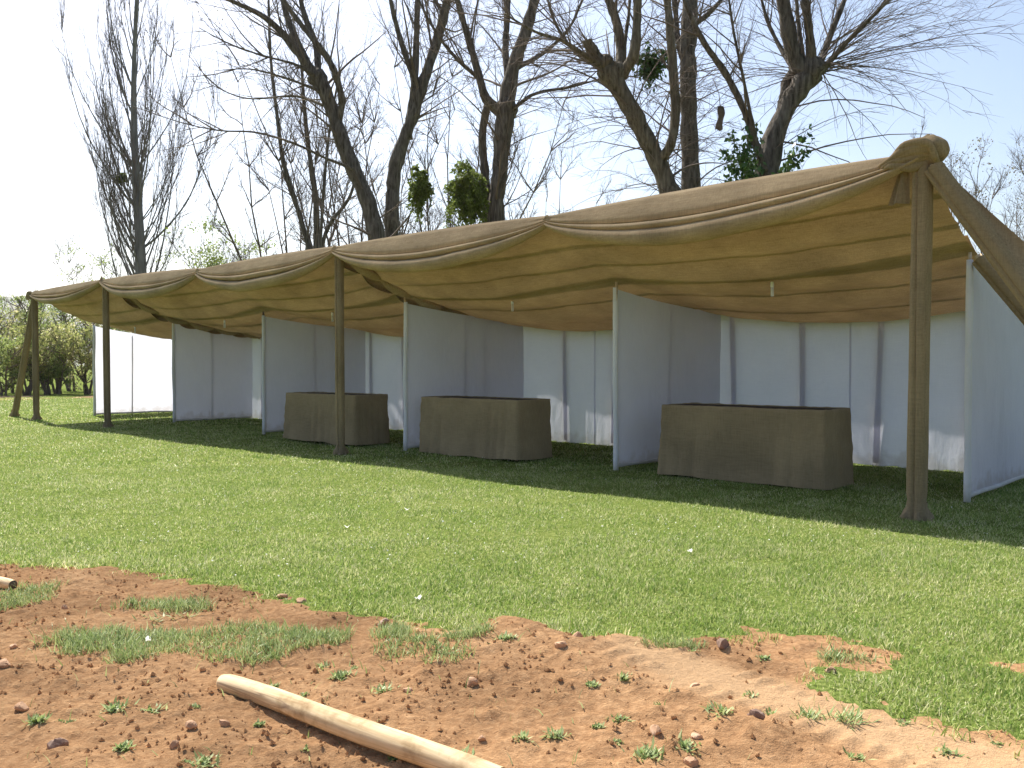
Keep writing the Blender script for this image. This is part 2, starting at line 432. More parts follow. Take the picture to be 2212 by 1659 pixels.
is_path = (path_field(fc[:, 0], fc[:, 1]) > 0.3 * fbm(fc[:, 0] * .5, fc[:, 1] * .5, 2, 2)) & (fc[:, 1] > 30) & (fc[:, 1] < 60) & (np.abs(fc[:, 0]) < 60)
def sub(name, mask, mat):
    q = quads[mask]; used, inv = np.unique(q, return_inverse=True)
    mb = MB(); mb.add(Pg[used], q=inv.reshape(-1, 4))
    o = mb.build(name, mat)
    a = o.data.attributes.new('packed', 'FLOAT', 'POINT')
    v = Pg[used]; a.data.foreach_set('value', packed(v[:, 0], v[:, 1]).astype(np.float32) * (v[:, 1] < 12) + (v[:, 1] > 30) * 1.0)
    tag(o, kind='structure'); return o
sub('ground', ~is_soil & ~is_path, M_LAWN)
sub('bare_soil', is_soil, M_SOIL)['label'] = 'bare reddish brown soil in the foreground with stones and wheel tracks'
sub('dirt_path', is_path, M_SOIL)
def hz(x, y): return height(np.atleast_1d(np.asarray(x, float)), np.atleast_1d(np.asarray(y, float)))

# hills
def hill(name, cx, cy, w, d, h, seed):
    n = 60
    a = np.linspace(-1, 1, n); A, B = np.meshgrid(a, np.linspace(-1, 1, 24), indexing='ij')
    Z = h * np.clip(1 - A ** 2, 0, 1) * np.clip(1 - B ** 2, 0, 1) ** 0.7 * (0.75 + 0.5 * fbm(A * 3 + 9, B * 2, seed, 4)) - 2
    MB().grid(np.stack([cx + A * w, cy + B * d, Z], -1)).build(name, M_HILL)['kind'] = 'structure'
hill('hills', -2150, 2900, 1050, 500, 390, 61)

# air
hzb = MB().box((0, 3500, 160), 12400, 7300, 330)
hm, hnt, hout = newmat('haze_air')
pv = N(hnt, 'ShaderNodeVolumePrincipled'); pv.inputs['Density'].default_value = 0.00011; pv.inputs['Color'].default_value = (0.92, 0.95, 1.0, 1); pv.inputs['Anisotropy'].default_value = 0.3
hnt.links.new(pv.outputs[0], hout.inputs['Volume'])
tag(hzb.build('haze', hm, None, False), 'pale haze in the distance', 'haze', kind='stuff')

def smooth_path(pts, n):
    pts = np.asarray(pts, float)
    d = np.r_[0, np.cumsum(np.linalg.norm(np.diff(pts, axis=0), axis=1))]
    out = np.empty((n, pts.shape[1])); q = np.linspace(0, d[-1], n)
    m = np.gradient(pts, d, axis=0)
    idx = np.clip(np.searchsorted(d, q, side='right') - 1, 0, len(d) - 2)
    h = d[idx + 1] - d[idx]; t = (q - d[idx]) / h
    for c in range(pts.shape[1]):
        p0, p1, m0, m1 = pts[idx, c], pts[idx + 1, c], m[idx, c] * h, m[idx + 1, c] * h
        out[:, c] = (2 * t**3 - 3 * t**2 + 1) * p0 + (t**3 - 2 * t**2 + t) * m0 + (-2 * t**3 + 3 * t**2) * p1 + (t**3 - t**2) * m1
    return out
# ------------------------------------------------------------------ tent : posts
def wrapped_post(name, base, top, r, label, cat, group, knot=1.0, skirt=True, seed=0, tail=False):
    base = np.asarray(base, float); top = np.asarray(top, float)
    t = thing(name, base, label, cat, group)
    R = np.random.default_rng(seed)
    n, m = 60, 64
    ax = (top - base); Lh = np.linalg.norm(ax); ax /= Lh
    tow = -np.array([base[0], base[1], 0]); tow /= np.linalg.norm(tow)          # the seam is turned to the lawn
    e1 = tow - ax * tow.dot(ax); e1 /= np.linalg.norm(e1); e2 = np.cross(ax, e1)
    s = np.linspace(0, 1, n)[:, None]; th = (np.arange(m) * 2 * np.pi / m)[None, :]
    seam = -0.55 + 0.10 * np.sin(s * 4 + seed)
    d = (th - seam + np.pi) % (2 * np.pi) - np.pi
    rr = r * (1 + 0.20 * np.clip(1 + d / 1.0, 0, 1) * (d < 0) - 0.26 * np.exp(-(d / 0.13) ** 2) + 0.07 * np.exp(-((d - 0.9) / 0.25) ** 2)
              + 0.10 * fbm(th * 1.1 + 5 * seed, s * 5, seed, 3) * np.sin(th / 2) ** 2 + 0.05 * np.sin(3 * th + 2 * s) )
    rr = rr * (1 + 0.05 * np.exp(-(s / 0.03) ** 2) - 0.12 * np.exp(-((s - 0.05) / 0.014) ** 2))
    bend = 0.025 * np.sin(s * 2.6 + seed)
    P = base + ax * (s[..., None] * Lh) + (rr * np.cos(th) + bend)[..., None] * e1 + (rr * np.sin(th))[..., None] * e2
    wrap = MB().grid(P, close_j=True).build('cloth_wrap', M_BURLAP_D, t)
    MB().tube([base - ax * 0.2, base + ax * (Lh + 0.05)], r * 0.45, 10).build('pole', M_POLE, t)
    if skirt:       # the cloth gathered on the grass
        q = 40; thq = np.arange(q) * 2 * np.pi / q; prof = [(1.0, 0.17), (0.98, 0.12), (1.18, 0.07), (1.4, 0.035), (1.5, 0.002)]
        P = np.array([[base + (r * a * (1 + 0.16 * (k / 3) * math.sin(7 * x + seed) + 0.10 * R.normal() * (k > 1))) * (math.cos(x) * e1 + math.sin(x) * e2) + np.array([0, 0, b + 0.015 * math.sin(5 * x) * (k > 1)]) for x in thq] for k, (a, b) in enumerate(prof)])
        MB().grid(P, close_j=True).build('gathered_hem', M_BURLAP_D, wrap)
    if knot:        # bunched cloth tied over the head of the pole
        k = r * 1.5 * knot
        u_, v_ = np.meshgrid(np.linspace(0.02, np.pi - 0.02, 30), np.arange(44) * 2 * np.pi / 44, indexing='ij')
        fold = 0.10 * np.abs(np.sin(2.5 * v_ + 2 * np.sin(u_ * 1.5) + seed)) + 0.22 * fbm(v_ * 0.9 + 3, u_ * 1.5, seed + 3, 2) * np.sin(v_ / 2)
        rad = k * (0.95 + fold)
        hc = top + np.array([0.07, 0.02, 0.05]) * knot
        P = hc + np.stack([rad * np.sin(u_) * np.cos(v_) * 1.0, rad * np.sin(u_) * np.sin(v_), rad * np.cos(u_) * 0.9], -1)
        kn = MB().grid(P, close_j=True).build('knot', M_BURLAP_D, t)
        mbt = MB()
        for j in range(7):      # rolls of cloth pulled over the head from the swag
            f = (j - 3) / 3.0
            ctrl = np.array([[0.46 - 0.03 * j, -0.03, -0.06 - 0.018 * j], [0.24, -0.13 - 0.03 * (j % 2), -0.02 - 0.012 * j], [0.06, -0.11 + 0.05 * f, 0.09 - 0.03 * j * (1 + 0.2 * (j % 2))], [-0.08, -0.06 + 0.08 * f, 0.07 - 0.025 * j], [-0.13, 0.08 * f, -0.06 - 0.02 * j]])
            S = smooth_path(np.c_[ctrl, [0.004, 0.022, 0.034 + 0.006 * (j % 3), 0.034, 0.02]], 22)
            pw = top + (W(S[:, 0], S[:, 1], S[:, 2]) - W(0, 0, 0)) * knot
            mbt.tube(pw, S[:, 3] * knot * (1 + 0.12 * np.sin(np.arange(22) * 1.3 + j)), 9)
        mbt.build('binding', M_BURLAP_D, kn)
    if tail:        # loose end of cloth hanging from the knot
        s1 = np.linspace(0, 1, 16)
        side = W(1, -0.25, 0) - W(0, 0, 0)
        c = top + side[None, :] * (0.15 + 0.06 * s1)[:, None] + np.array([0, 0, -1.0]) * (0.02 + 0.42 * s1)[:, None]
        wdt = 0.035 + 0.075 * s1
        P = c[:, None, :] + (U[None, None, :] * np.linspace(-1, 1, 7)[None, :, None] + V[None, None, :] * (0.6 * np.sin(np.linspace(0, 9, 7)))[None, :, None]) * wdt[:, None, None]
        MB().grid(P).build('loose_end', M_BURLAP_D, kn)
    return t
TIE_H = [3.50, 3.36, 3.40, 3.37, 3.52, 3.48]      # tie points from the near end, every half bay
gp = 'burlap wrapped posts along the open front of the tent'
wrapped_post('tent_post', W(0.02, -0.02, 0), W(0, 0, 3.53), 0.094, 'nearest and tallest-looking burlap wrapped post at the right end of the tent front', 'post', gp, 1.15, True, 1, True)
wrapped_post('tent_post', W(2 * HB - 0.05, -0.02, 0), W(2 * HB, 0, 3.36), 0.078, 'burlap wrapped post in front of the farthest of the three covered tables', 'post', gp, 0, True, 2)
wrapped_post('tent_post', W(4 * HB - 0.1, -0.02, 0), W(4 * HB, 0, 3.48), 0.078, 'burlap wrapped post standing before the glowing white end screen', 'post', gp, 0, True, 3)
wrapped_post('tent_post', W(5 * HB - 0.12, -0.02, 0), W(5 * HB, 0, 3.46), 0.082, 'burlap wrapped corner post at the far left end of the tent', 'post', gp, 0.9, True, 4)
gb = 'slanting braces at the tent ends'
wrapped_post('slanting_brace', W(-2.3, 0.0, 0), W(-0.1, 0.0, 3.40), 0.092, 'thick wrapped slanting brace running from the nearest post head out of the picture', 'brace', gb, 0, False, 5)
wrapped_post('slanting_brace', W(-2.1, 1.5, 0), W(-0.12, 1.5, 2.66), 0.09, 'wrapped slanting brace leaving the top of the nearest white screen', 'brace', gb, 0, False, 6)
wrapped_post('slanting_brace', W(5 * HB + 2.0, 0.1, 0), W(5 * HB + 0.05, 0.02, 3.36), 0.09, 'slanting brace propping the far left corner post', 'brace', gb, 0, True, 7)

# ------------------------------------------------------------------ tent : canopy
LEN = 5 * HB
canopy = thing('burlap_canopy', W(LEN / 2, 2, 0), 'long tan burlap canopy with swagged front edge over the row of booths', 'canopy')
def frac_sag(u):
    f = np.clip(u / HB, 0, 4.9999); f = f - np.floor(f); return 4 * f * (1 - f)
def base_h(v):
    v = np.asarray(v, float)
    a = np.clip(v / 1.45, 0, 1); b = np.clip((v - 1.45) / 2.95, 0, 1)
    h1 = 3.44 + (2.80 - 3.44) * a - 0.05 * 4 * a * (1 - a)
    h2 = 2.80 + (2.40 - 2.80) * b - 0.09 * 4 * b * (1 - b)
    return np.where(v < 1.45, h1, h2)
def tie_h(u):
    return np.interp(u, np.arange(6) * HB, TIE_H) - 3.44
def ceil_h(u, v):
    a = 0.05 + 0.035 * np.clip(v, 0, 4.5)
    w = np.clip(1 - v / 1.45, 0, 1)
    return base_h(v) + tie_h(u) * w - a * frac_sag(u) + 0.02 * fbm(u * 0.8, v * 1.2, 71, 3)
strips = [(-0.02, 0.52, 0.040), (0.47, 1.00, 0.026), (0.95, 1.64, 0.012), (1.34, 2.36, 0.040), (2.31, 3.34, 0.026), (3.29, 4.50, 0.012)]
for k, (v0, v1, lift) in enumerate(strips):
    uu = np.linspace(-0.04, LEN + 0.05, 260); tt = np.linspace(0, 1, 14)
    Uu, Tt = np.meshgrid(uu, tt, indexing='ij')
    wob = 0.05 * fbm(Uu * 0.5, 0 * Uu, 80 + k, 3)
    Vv = v0 + (v1 - v0) * Tt + wob
    Hh = ceil_h(Uu, np.clip(Vv, 0, None)) + lift
    Hh = Hh - 0.085 * np.sin(np.pi * Tt) * (0.5 + 0.9 * frac_sag(Uu) * (0.6 + 0.8 * vnoise(Uu * 0.35 + 3 * k, 0 * Uu, 60 + k))) - 0.05 * np.clip((Tt - 0.8) / 0.2, 0, 1) ** 2
    Hh = Hh + 0.018 * fbm(Uu * 2.2, Vv * 3 + k * 7, 90 + k, 3) + 0.010 * fbm(Uu * 0.9, Vv * 14 + k * 3, 95 + k, 2)
    MB().grid(W(Uu, Vv, Hh)).build('roof_strip', M_BURLAP, canopy)

# swagged front, one drape from tie to tie
for i in range(5):
    R = np.random.default_rng(200 + i)
    ns, ntt = 80, 110
    s, t = np.meshgrid(np.linspace(0, 1, ns), np.linspace(0, 1, ntt), indexing='ij')
    h0, h1 = TIE_H[i], TIE_H[i + 1]
    tie = h0 + (h1 - h0) * s
    arch = 4 * s * (1 - s)
    arch_s = arch ** 0.85
    top = np.interp(i + s, np.arange(6), [3.57, 3.50, 3.53, 3.50, 3.60, 3.56]) + 0.02 * arch
    near_tie = 1 - np.clip(arch * 2.2, 0, 1)
    depth = [0.50, 0.44, 0.46, 0.44, 0.36][i]
    hem = tie - 0.02 - depth * arch_s
    # section through the drape : over the wire, down a smooth sheet, then two rolled folds and the turned-under hem
    jit = R.uniform(-0.02, 0.02, 4)
    prof = np.array([(-0.18, -0.10), (-0.08, -0.02), (0.02, 0.02), (0.09, 0.15), (0.15, 0.30), (0.18, 0.42 + jit[0]), (0.165, 0.50 + jit[0]), (0.07, 0.505 + jit[0]),
                     (0.19, 0.52 + jit[1]), (0.245, 0.59 + jit[1]), (0.20, 0.67 + jit[1]), (0.09, 0.675 + jit[1]), (0.21, 0.69 + jit[2]), (0.285, 0.79 + jit[2]), (0.265, 0.92), (0.18, 1.0), (0.08, 0.96)])
    pr = smooth_path(prof, ntt)
    oo = np.broadcast_to(pr[None, :, 0], s.shape); ff = np.broadcast_to(pr[None, :, 1], s.shape)
    skew = 0.10 * np.sin(s * np.pi * 2 + R.uniform(0, 6)) * arch
    ff = ff + skew * np.clip(ff, 0, 1) * (1 - np.clip(ff, 0, 1))
    H = top + (hem - top) * ff
    out = 0.03 + oo * (0.42 + 0.75 * arch)
    out = out + 0.018 * fbm(s * 6 + 9 * i, t * 3, 300 + i, 3) * arch
    H = H + 0.022 * fbm(s * 5, t * 2 + 4 * i, 320 + i, 3) * arch * t
    out = out + 0.010 * near_tie * np.sin(t * 40)
    MB().grid(W(i * HB + s * HB, -out, H)).build('front_swag', M_BURLAP_D if False else M_BURLAP, canopy)
    # gathered tuft at the tie
    if i > 0:
        mb = MB()
        for j in range(5):
            a = (j - 2) * 0.32
            p0 = np.array([i * HB, -0.09, TIE_H[i] + 0.13]); p1 = p0 + np.array([math.sin(a) * 0.22, -0.015, 0.02 - 0.30 * math.cos(a * 0.6) * 0.5])
            q = np.linspace(0, 1, 6)[:, None]
            pp = p0 + (p1 - p0) * q
            mb.tube(W(pp[:, 0], pp[:, 1], pp[:, 2]), 0.018 * (1 - 0.5 * q[:, 0]), 6)
        mb.build('tie_gather', M_BURLAP, canopy)
# wire along the posts, and cross gathers where the roof cloths are laced together
uu = np.linspace(0, LEN, 60)
MB().tube(W(uu, 0.03, np.interp(uu / HB, np.arange(6), [3.55, 3.48, 3.51, 3.48, 3.58, 3.54]) - 0.03), 0.012, 6).build('wire', M_WIRE, canopy)
MB().tube(W(uu, 1.46, ceil_h(uu, np.full_like(uu, 1.46)) + 0.05), 0.010, 6).build('wire', M_WIRE, canopy)
for k, u0 in enumerate((2 * HB - 0.10, 4 * HB - 0.1)):
    sN = 150
    vv = np.linspace(0.05, 4.35, sN)
    hh = ceil_h(np.full(sN, u0), vv)
    for j in range(2):
        c = np.abs(np.sin(vv * 4.2 + j * 1.1 + k)) ** 0.7
        cols = np.linspace(0, 1, 9)
        drop = (0.05 + 0.13 * c)[:, None] * cols[None, :]
        uo = u0 + (0.10 * (j - 0.5) * 2 + 0.05 * np.sin(vv * 9 + 2 * j))[:, None] + 0.16 * (j - 0.5) * np.sin(cols * np.pi)[None, :] * (0.4 + c[:, None])
        MB().grid(W(uo, vv[:, None] + 0 * drop, hh[:, None] + 0.02 - drop)).build('laced_gather', M_BURLAP, canopy)
# sail of roof cloth pulled out to a stake at the near end
s, t = np.meshgrid(np.linspace(0, 1, 30), np.linspace(0, 1, 12), indexing='ij')
ub = -0.05 - 2.15 * s; ug = -0.05 - 3.3 * s
Pu = ub + (ug - ub) * t; Ph = 3.50 - (3.30) * s - 0.10 * np.sin(np.pi * s) * t + 0.14 * np.sin(np.pi * s) * np.sin(np.pi * t) * 0
MB().grid(W(Pu, 0.06 + 0.05 * np.sin(np.pi * t) + 0.12 * t, Ph)).build('end_sail', M_BURLAP, canopy)

# ------------------------------------------------------------------ white screens
def white_cloth(umin, umax, vmin, vmax, hb, ht, along_v=True, seed=0, billow=0.02, n=40, hemw=0.0):
    s, t = np.meshgrid(np.linspace(0, 1, n), np.linspace(0, 1, 24), indexing='ij')
    off = billow * fbm(s * 4, t * 2, seed, 3)
    bot = hb + hemw * fbm(s * 14, 0 * s, seed + 2, 3)
    top = ht(s) if callable(ht) else ht + 0 * s
    H = bot + (top - bot) * t
    off = off + 0.35 * billow * fbm(s * 9 + t * 3, t * 4 - s * 5, seed + 6, 3) + (0 if along_v else 0.5 * billow * np.sin(s * 22 + 5 * fbm(s * 5, 0 * s, seed, 2)) * (1 - t) ** 3)
    if along_v: return W(umin + off, vmin + (vmax - vmin) * s, H)
    return W(umin + (umax - umin) * s, vmin + off, H)
scr = [(-0.02, 1.50, 2.64, 'white cloth screen at the right edge of the picture beyond the nearest post'),
       (1 * HB - 0.15, 1.28, 2.60, 'white cloth screen left of the nearest covered table'),
       (2 * HB - 0.42, 1.12, 2.60, 'white cloth screen behind the middle covered table'),
       (3 * HB, 1.45, 2.58, 'white cloth screen left of the farthest covered table'),
       (4 * HB + 0.45, 1.95, 2.72, 'pale grey-lit cloth screen between the glowing end screen and the farthest table'),
       (5 * HB + 0.45, 1.80, 2.68, 'glowing white end screen lit through by the sun at the far left')]
BACK = 4.24
for k, (u0, v0, hf, lab) in enumerate(scr):
    t = thing('cloth_screen', W(u0, v0, 0), lab, 'screen', 'white screens dividing the booths')
    top = (lambda s, hf=hf: hf - (hf - 2.40) * s - 0.05 * 4 * s * (1 - s))
    MB().grid(white_cloth(u0, u0, v0, BACK - 0.02, 0.07, top, True, 400 + k, 0.025)).build('cloth', M_WHITE, t)
    lean = 0.02 * math.sin(k * 2.1)
    q = np.linspace(0, 1, 20)
    MB().tube(W(u0 + lean * q, v0 - 0.02 + 0.008 * np.sin(q * 9), 0.0 + (hf + 0.02) * q), 0.038 + 0.003 * np.sin(q * 17), 10).build('edge_sleeve', M_WHITE_S, t)
    MB().tube(W([u0, u0], [v0 - 0.02, v0 - 0.02], [-0.1, hf + 0.10]), 0.02, 8).build('pole', M_POLE_D if k in (3, 5) else M_POLE, t)
    MB().tube(W(u0 + 0.003 * np.sin(q * 8), v0 + (BACK - v0 - 0.05) * q, 0.06 + 0.004 * np.sin(q * 11)), 0.026, 8).build('hem_sleeve', M_WHITE_S, t)
    for f in ((0.46,) if k not in (2,) else (0.46, 0.62)):
        vm = v0 + (BACK - v0) * f
        MB().tube(W([u0 + 0.045, u0 + 0.045], [vm, vm + 0.02], [0.0, 2.45]), 0.022, 8).build('upright', M_POLE, t)
# back wall
bw = thing('back_wall_screen', W(LEN / 2, BACK, 0), 'long white cloth wall closing the back of the tent', 'screen')
for i in range(10):
    ua, ub = -0.05 + i * (LEN + 0.6) / 10, -0.05 + (i + 1) * (LEN + 0.6) / 10 + 0.03
    MB().grid(white_cloth(ua, ub, BACK + 0.004 * (i % 2), 0, 0.012, 2.52, False, 500 + i, 0.014, 50, 0.03)).build('cloth_panel', M_WHITE, bw)
u = 0.73; k = 0
while u < LEN + 0.4:
    d = 0.05 * math.sin(k * 1.7)
    plo = MB().tube(W([u + d, u - 0.4 * d], [BACK + 0.062, BACK + 0.062], [-0.1, 2.62]), 0.042, 10).build('pole', M_POLE, bw)
    q = np.linspace(0, 1, 20); wv = 0.042 + 0.005 * np.sin(q * 7 + k)
    MB().grid(np.stack([W(u + d - 1.4 * d * q + e * wv, BACK - 0.018 + 0.004 * np.sin(q * 9 + k) - 0.006 * (1 - abs(e)), 0.06 + 2.43 * q) for e in (-1, -0.5, 0, 0.5, 1)], 1)).build('pole_sleeve', M_WHITE, plo)
    u += 1.205; k += 1

# ------------------------------------------------------------------ covered tables
def table(u0, u1, v0, v1, h, label, seed):
    t = thing('covered_table', W((u0 + u1) / 2, (v0 + v1) / 2, 0), label, 'table', 'burlap covered tables in the booths')
    R = np.random.default_rng(seed)
    # perimeter with rounded corners
    cs = 0.025; per = []
    for (cx, cy, a0) in ((u1 - cs, v1 - cs, 0), (u0 + cs, v1 - cs, 90), (u0 + cs, v0 + cs, 180), (u1 - cs, v0 + cs, 270)):
        for a in np.linspace(a0, a0 + 90, 5): per.append((cx + cs * math.cos(math.radians(a)), cy + cs * math.sin(math.radians(a)), math.cos(math.radians(a)), math.sin(math.radians(a))))
    pts = []
    for i in range(len(per)):
        a = np.array(per[i]); b = np.array(per[(i + 1) % len(per)]); L = np.hypot(*(b - a)[:2]); m = max(1, int(L / 0.03))
        for j in range(m): pts.append(a + (b - a) * j / m)
    pts = np.array(pts); nrm = pts[:, 2:] / np.linalg.norm(pts[:, 2:], axis=1)[:, None]
    n = len(pts); sl = np.cumsum(np.r_[0, np.hypot(*np.diff(pts[:, :2], axis=0).T)])
    rows = []
    hem = -0.005 + 0.045 * np.clip(vnoise(sl * 2.2, 0 * sl, seed), 0, 1)
    for q in np.linspace(0, 1, 22):
        fl = 0.012 + 0.04 * (1 - q) ** 1.6 + (0.036 * fbm(sl * 2.1, q * 0.8 + 0 * sl, seed, 3) + 0.030 * np.abs(np.sin(sl * 5.2 + 2 * vnoise(sl * 1.3, 0 * sl, seed + 1) * 6 + 0.6 * q))) * (1 - q) ** 0.7
        fl = fl + 0.016 * fbm(sl * 7 + q * 4, q * 6 - sl * 2, seed + 5, 3) + 0.010 * np.exp(-((q - 0.52 - 0.03 * np.sin(sl * 2)) / 0.03) ** 2)
        hh = hem + (h - hem) * q + (0.008 * fbm(sl * 5, 0 * sl, seed + 8, 2) if q > 0.97 else 0)
        rows.append(W(pts[:, 0] + nrm[:, 0] * fl, pts[:, 1] + nrm[:, 1] * fl, hh))
    # lip folded over the rim
    rows.append(W(pts[:, 0] - nrm[:, 0] * 0.004, pts[:, 1] - nrm[:, 1] * 0.004, h + 0.004 + 0.006 * fbm(sl * 9, 0 * sl, seed, 2)))
    rows.append(W(pts[:, 0] - nrm[:, 0] * 0.008, pts[:, 1] - nrm[:, 1] * 0.008, h - 0.03 + 0 * sl))
    MB().grid(np.array(rows), close_j=True).build('burlap_skirt', M_BURLAP_T, t)
    Rm = np.array([[U[0], V[0], 0], [U[1], V[1], 0], [0, 0, 1]])
    MB().box(W((u0 + u1) / 2, (v0 + v1) / 2, h - 0.024), u1 - u0 - 0.02, v1 - v0 - 0.02, 0.03, Rm).build('table_top', M_DARKTOP, t, smooth=False)
    for a in (u0 + 0.12, u1 - 0.12):
        for b in (v0 + 0.1, v1 - 0.1):
            MB().tube(W([a, a], [b, b], [0, h - 0.06]), 0.025, 8).build('leg', M_POLE, t)
table(1.50, 3.78, 1.25, 2.02, 0.965, 'nearest burlap covered table at the right, long side to the lawn', 601)
table(6.35, 8.62, 1.12, 1.90, 0.96, 'middle burlap covered table in front of a white screen', 602)
table(10.35, 12.65, 1.02, 1.78, 0.95, 'farthest burlap covered table, partly behind a wrapped post', 603)

# ------------------------------------------------------------------ bulbs
for k, (u0, lab) in enumerate(((2.4, 'white energy saving bulb hanging above the nearest table'), (7.0, 'white energy saving bulb hanging over the middle booth'),
                               (12.0, 'white bulb hanging above the farthest table beside the post'), (16.3, 'small white bulb hanging before the grey-lit screen'), (21.1, 'small bulb hanging before the glowing end screen'))):
    ch = float(ceil_h(np.array([u0]), np.array([1.7]))[0]); b = W(u0, 1.7, 2.40)
    t = thing('hanging_bulb', b, lab, 'bulb', 'bulbs hung along the booths')
    MB().tube([b + [0, 0, 0.18], b + [0.004, 0, ch - 2.40 + 0.05]], 0.004, 6).build('cord', M_WIRE, t)
    sk = MB().tube([b + [0, 0, 0.12], b + [0, 0, 0.135], b + [0, 0, 0.19], b + [0, 0, 0.2]], [0.020, 0.024, 0.022, 0.012], 12).build('socket', M_BULB, t)
    mb = MB()
    for a in (0, 1, 2):
        x = 0.014 * math.cos(a * 2.1); y = 0.014 * math.sin(a * 2.1)
        mb.tube([b + [x, y, 0.12], b + [x, y, 0.01], b + [x * .5, y * .5, 0.0]], [0.008, 0.008, 0.005], 8)
    mb.build('glass_tube', M_BULB, sk)

# ------------------------------------------------------------------ trees
def unit(v): return v / (np.linalg.norm(v) + 1e-12)
def shoot(mb, R, p, d, L, r, trop, wob, seg, sides=3, taper=0.25):
    pts = [np.array(p, float)]; d = unit(np.array(d, float)); step = L / seg
    tr = np.asarray(trop, float)
    for k in range(seg):
        d = unit(d + R.normal(0, wob, 3) + tr * (k / seg + 0.3))
        pts.append(pts[-1] + d * step)
    pts = np.array(pts)
    mb.tube(pts, r * np.linspace(1, taper, seg + 1), sides, cap=False)
    return pts
def twig_out(mb, R, pts, L, r, n, trop, spread, level, wob=0.10, seg=5):
    # side shoots along a path
    for _ in range(n):
        k = R.uniform(0.15, 1.0) * (len(pts) - 1.001); i = int(k)
        p = pts[i] + (pts[i + 1] - pts[i]) * (k - i); d = unit(pts[i + 1] - pts[i])
        side = unit(np.cross(d, R.normal(0, 1, 3)))
        ang = R.uniform(0.5, 1.0) * spread
        l = L * R.uniform(0.5, 1.2) * (1.1 - 0.5 * k / len(pts))
        q = shoot(mb, R, p, d * math.cos(ang) + side * math.sin(ang), l, r, trop, wob, seg)
        if level > 0: twig_out(mb, R, q, L * 0.5, r * 0.6, max(2, int(n * 0.45)), trop, spread, level - 1, wob, 4)
def limb_tree(name, Y, limbs, label, seed, bark, shoots, extra=None, group='bare trees behind the tent', knobs=()):
    """limbs: list of [(px, py, width px, depth offset), ...]; the first limb is continued down to the ground."""
    R = np.random.default_rng(seed)
    l0 = limbs[0]
    b0 = at(l0[0][0] + 6, l0[0][1], Y); foot = np.array([b0[0] + 0.05, Y, 0.0])
    t = thing(name, foot, label, 'tree', group)
    trunk = MB(); tw = MB(); paths = []
    for li, lb in enumerate(limbs):
        P = []
        if li == 0:
            w = 0.84 * lb[0][2] * Y / FPX / 2
            P.append([*(foot - [0, 0, 0.15]), w * 1.5]); P.append([*(foot + [0, 0, 0.5]), w * 1.15])
        for (px, py, wpx, dz) in lb:
            q = at(px, py, Y + dz); P.append([*q, 0.84 * wpx * (Y + dz) / FPX / 2])
        S = smooth_path(P, max(8, 6 * len(P)))
        S[:, 3] = np.clip(S[:, 3], 0.012, None) * (1 + 0.16 * fbm(np.arange(len(S)) * 0.7, np.zeros(len(S)) + li, seed + li, 2))
        S[:, :3] += R.normal(0, 0.012, (len(S), 3)) * S[:, 3:4] * 4
        trunk.tube(S[:, :3], S[:, 3], 14 if S[:, 3].max() > 0.1 else 7)
        paths.append(S)
    for (px, py, wpx, dz) in knobs:        # pollard heads, swollen and uneven
        c = at(px, py, Y + dz); r = wpx * Y / FPX / 2
        u_, v_ = np.meshgrid(np.linspace(0.05, np.pi - 0.05, 12), np.arange(16) * 2 * np.pi / 16, indexing='ij')
        rr = r * (0.85 + 0.35 * fbm(v_ * 1.2, u_ * 1.8, seed + 9, 3) * np.sin(u_))
        trunk.grid(c + np.stack([rr * np.sin(u_) * np.cos(v_), rr * np.sin(u_) * np.sin(v_), rr * np.cos(u_) * 1.1], -1), close_j=True)
    trunk.build('trunk', bark, t)
    for sh in shoots:
        kind = sh[0]
        if kind == 'along':     # (kind, limb index, from, to, count, length, radius, trop, spread, sub)
            _, li, f0, f1, n, L, r, trop, spread, sub = sh
            S = paths[li][:, :3]; a = int(f0 * (len(S) - 1)); b = max(a + 2, int(f1 * (len(S) - 1)) + 1)
            seg = S[a:b]
            for _ in range(int(n * 1.7)):
                k = R.uniform(0, 1) * (len(seg) - 1.001); i = int(k); p = seg[i] + (seg[i + 1] - seg[i]) * (k - i); d = unit(seg[i + 1] - seg[i])
                side = unit(np.cross(d, R.normal(0, 1, 3))); ang = R.uniform(0.5, 1.0) * spread
                l = L * R.uniform(0.45, 1.15); big_ = R.uniform() < 0.3; l *= 1.25 if big_ else 1
                q = shoot(tw, R, p, d * math.cos(ang) + side * math.sin(ang), l, r * R.uniform(0.6, 1.2) * (2.0 if big_ else 1), trop, 0.06, 8, 4)
                twig_out(tw, R, q, l * 0.36, r * 0.42, sub + 2, np.array(trop) * 0.6, 0.9, 1 if sub > 3 else 0)
        if kind == 'fan':       # (kind, px, py, dz, n, length, radius, trop, lean(x,y,z), width, sub)
            _, px, py, dz, n, L, r, trop, lean, wd, sub = sh
            c = at(px, py, Y + dz)
            for _ in range(n):
                d = unit(np.array(lean) + R.normal(0, wd, 3)); l = L * R.uniform(0.5, 1.15)
                q = shoot(tw, R, c + R.normal(0, 0.08, 3), d, l, r * R.uniform(0.5, 1.2), trop, 0.045, 9, 4)
                twig_out(tw, R, q, l * 0.32, r * 0.42, sub + 2, np.array(trop) * 0.8, 0.75, 1 if sub > 4 else 0)
    if tw.n: tw.build('crown', M_TWIG, t)
    return t, paths

up = (0, 0, 0.10); droop = (0.0, 0, -0.10); flat = (0, 0, 0.0)
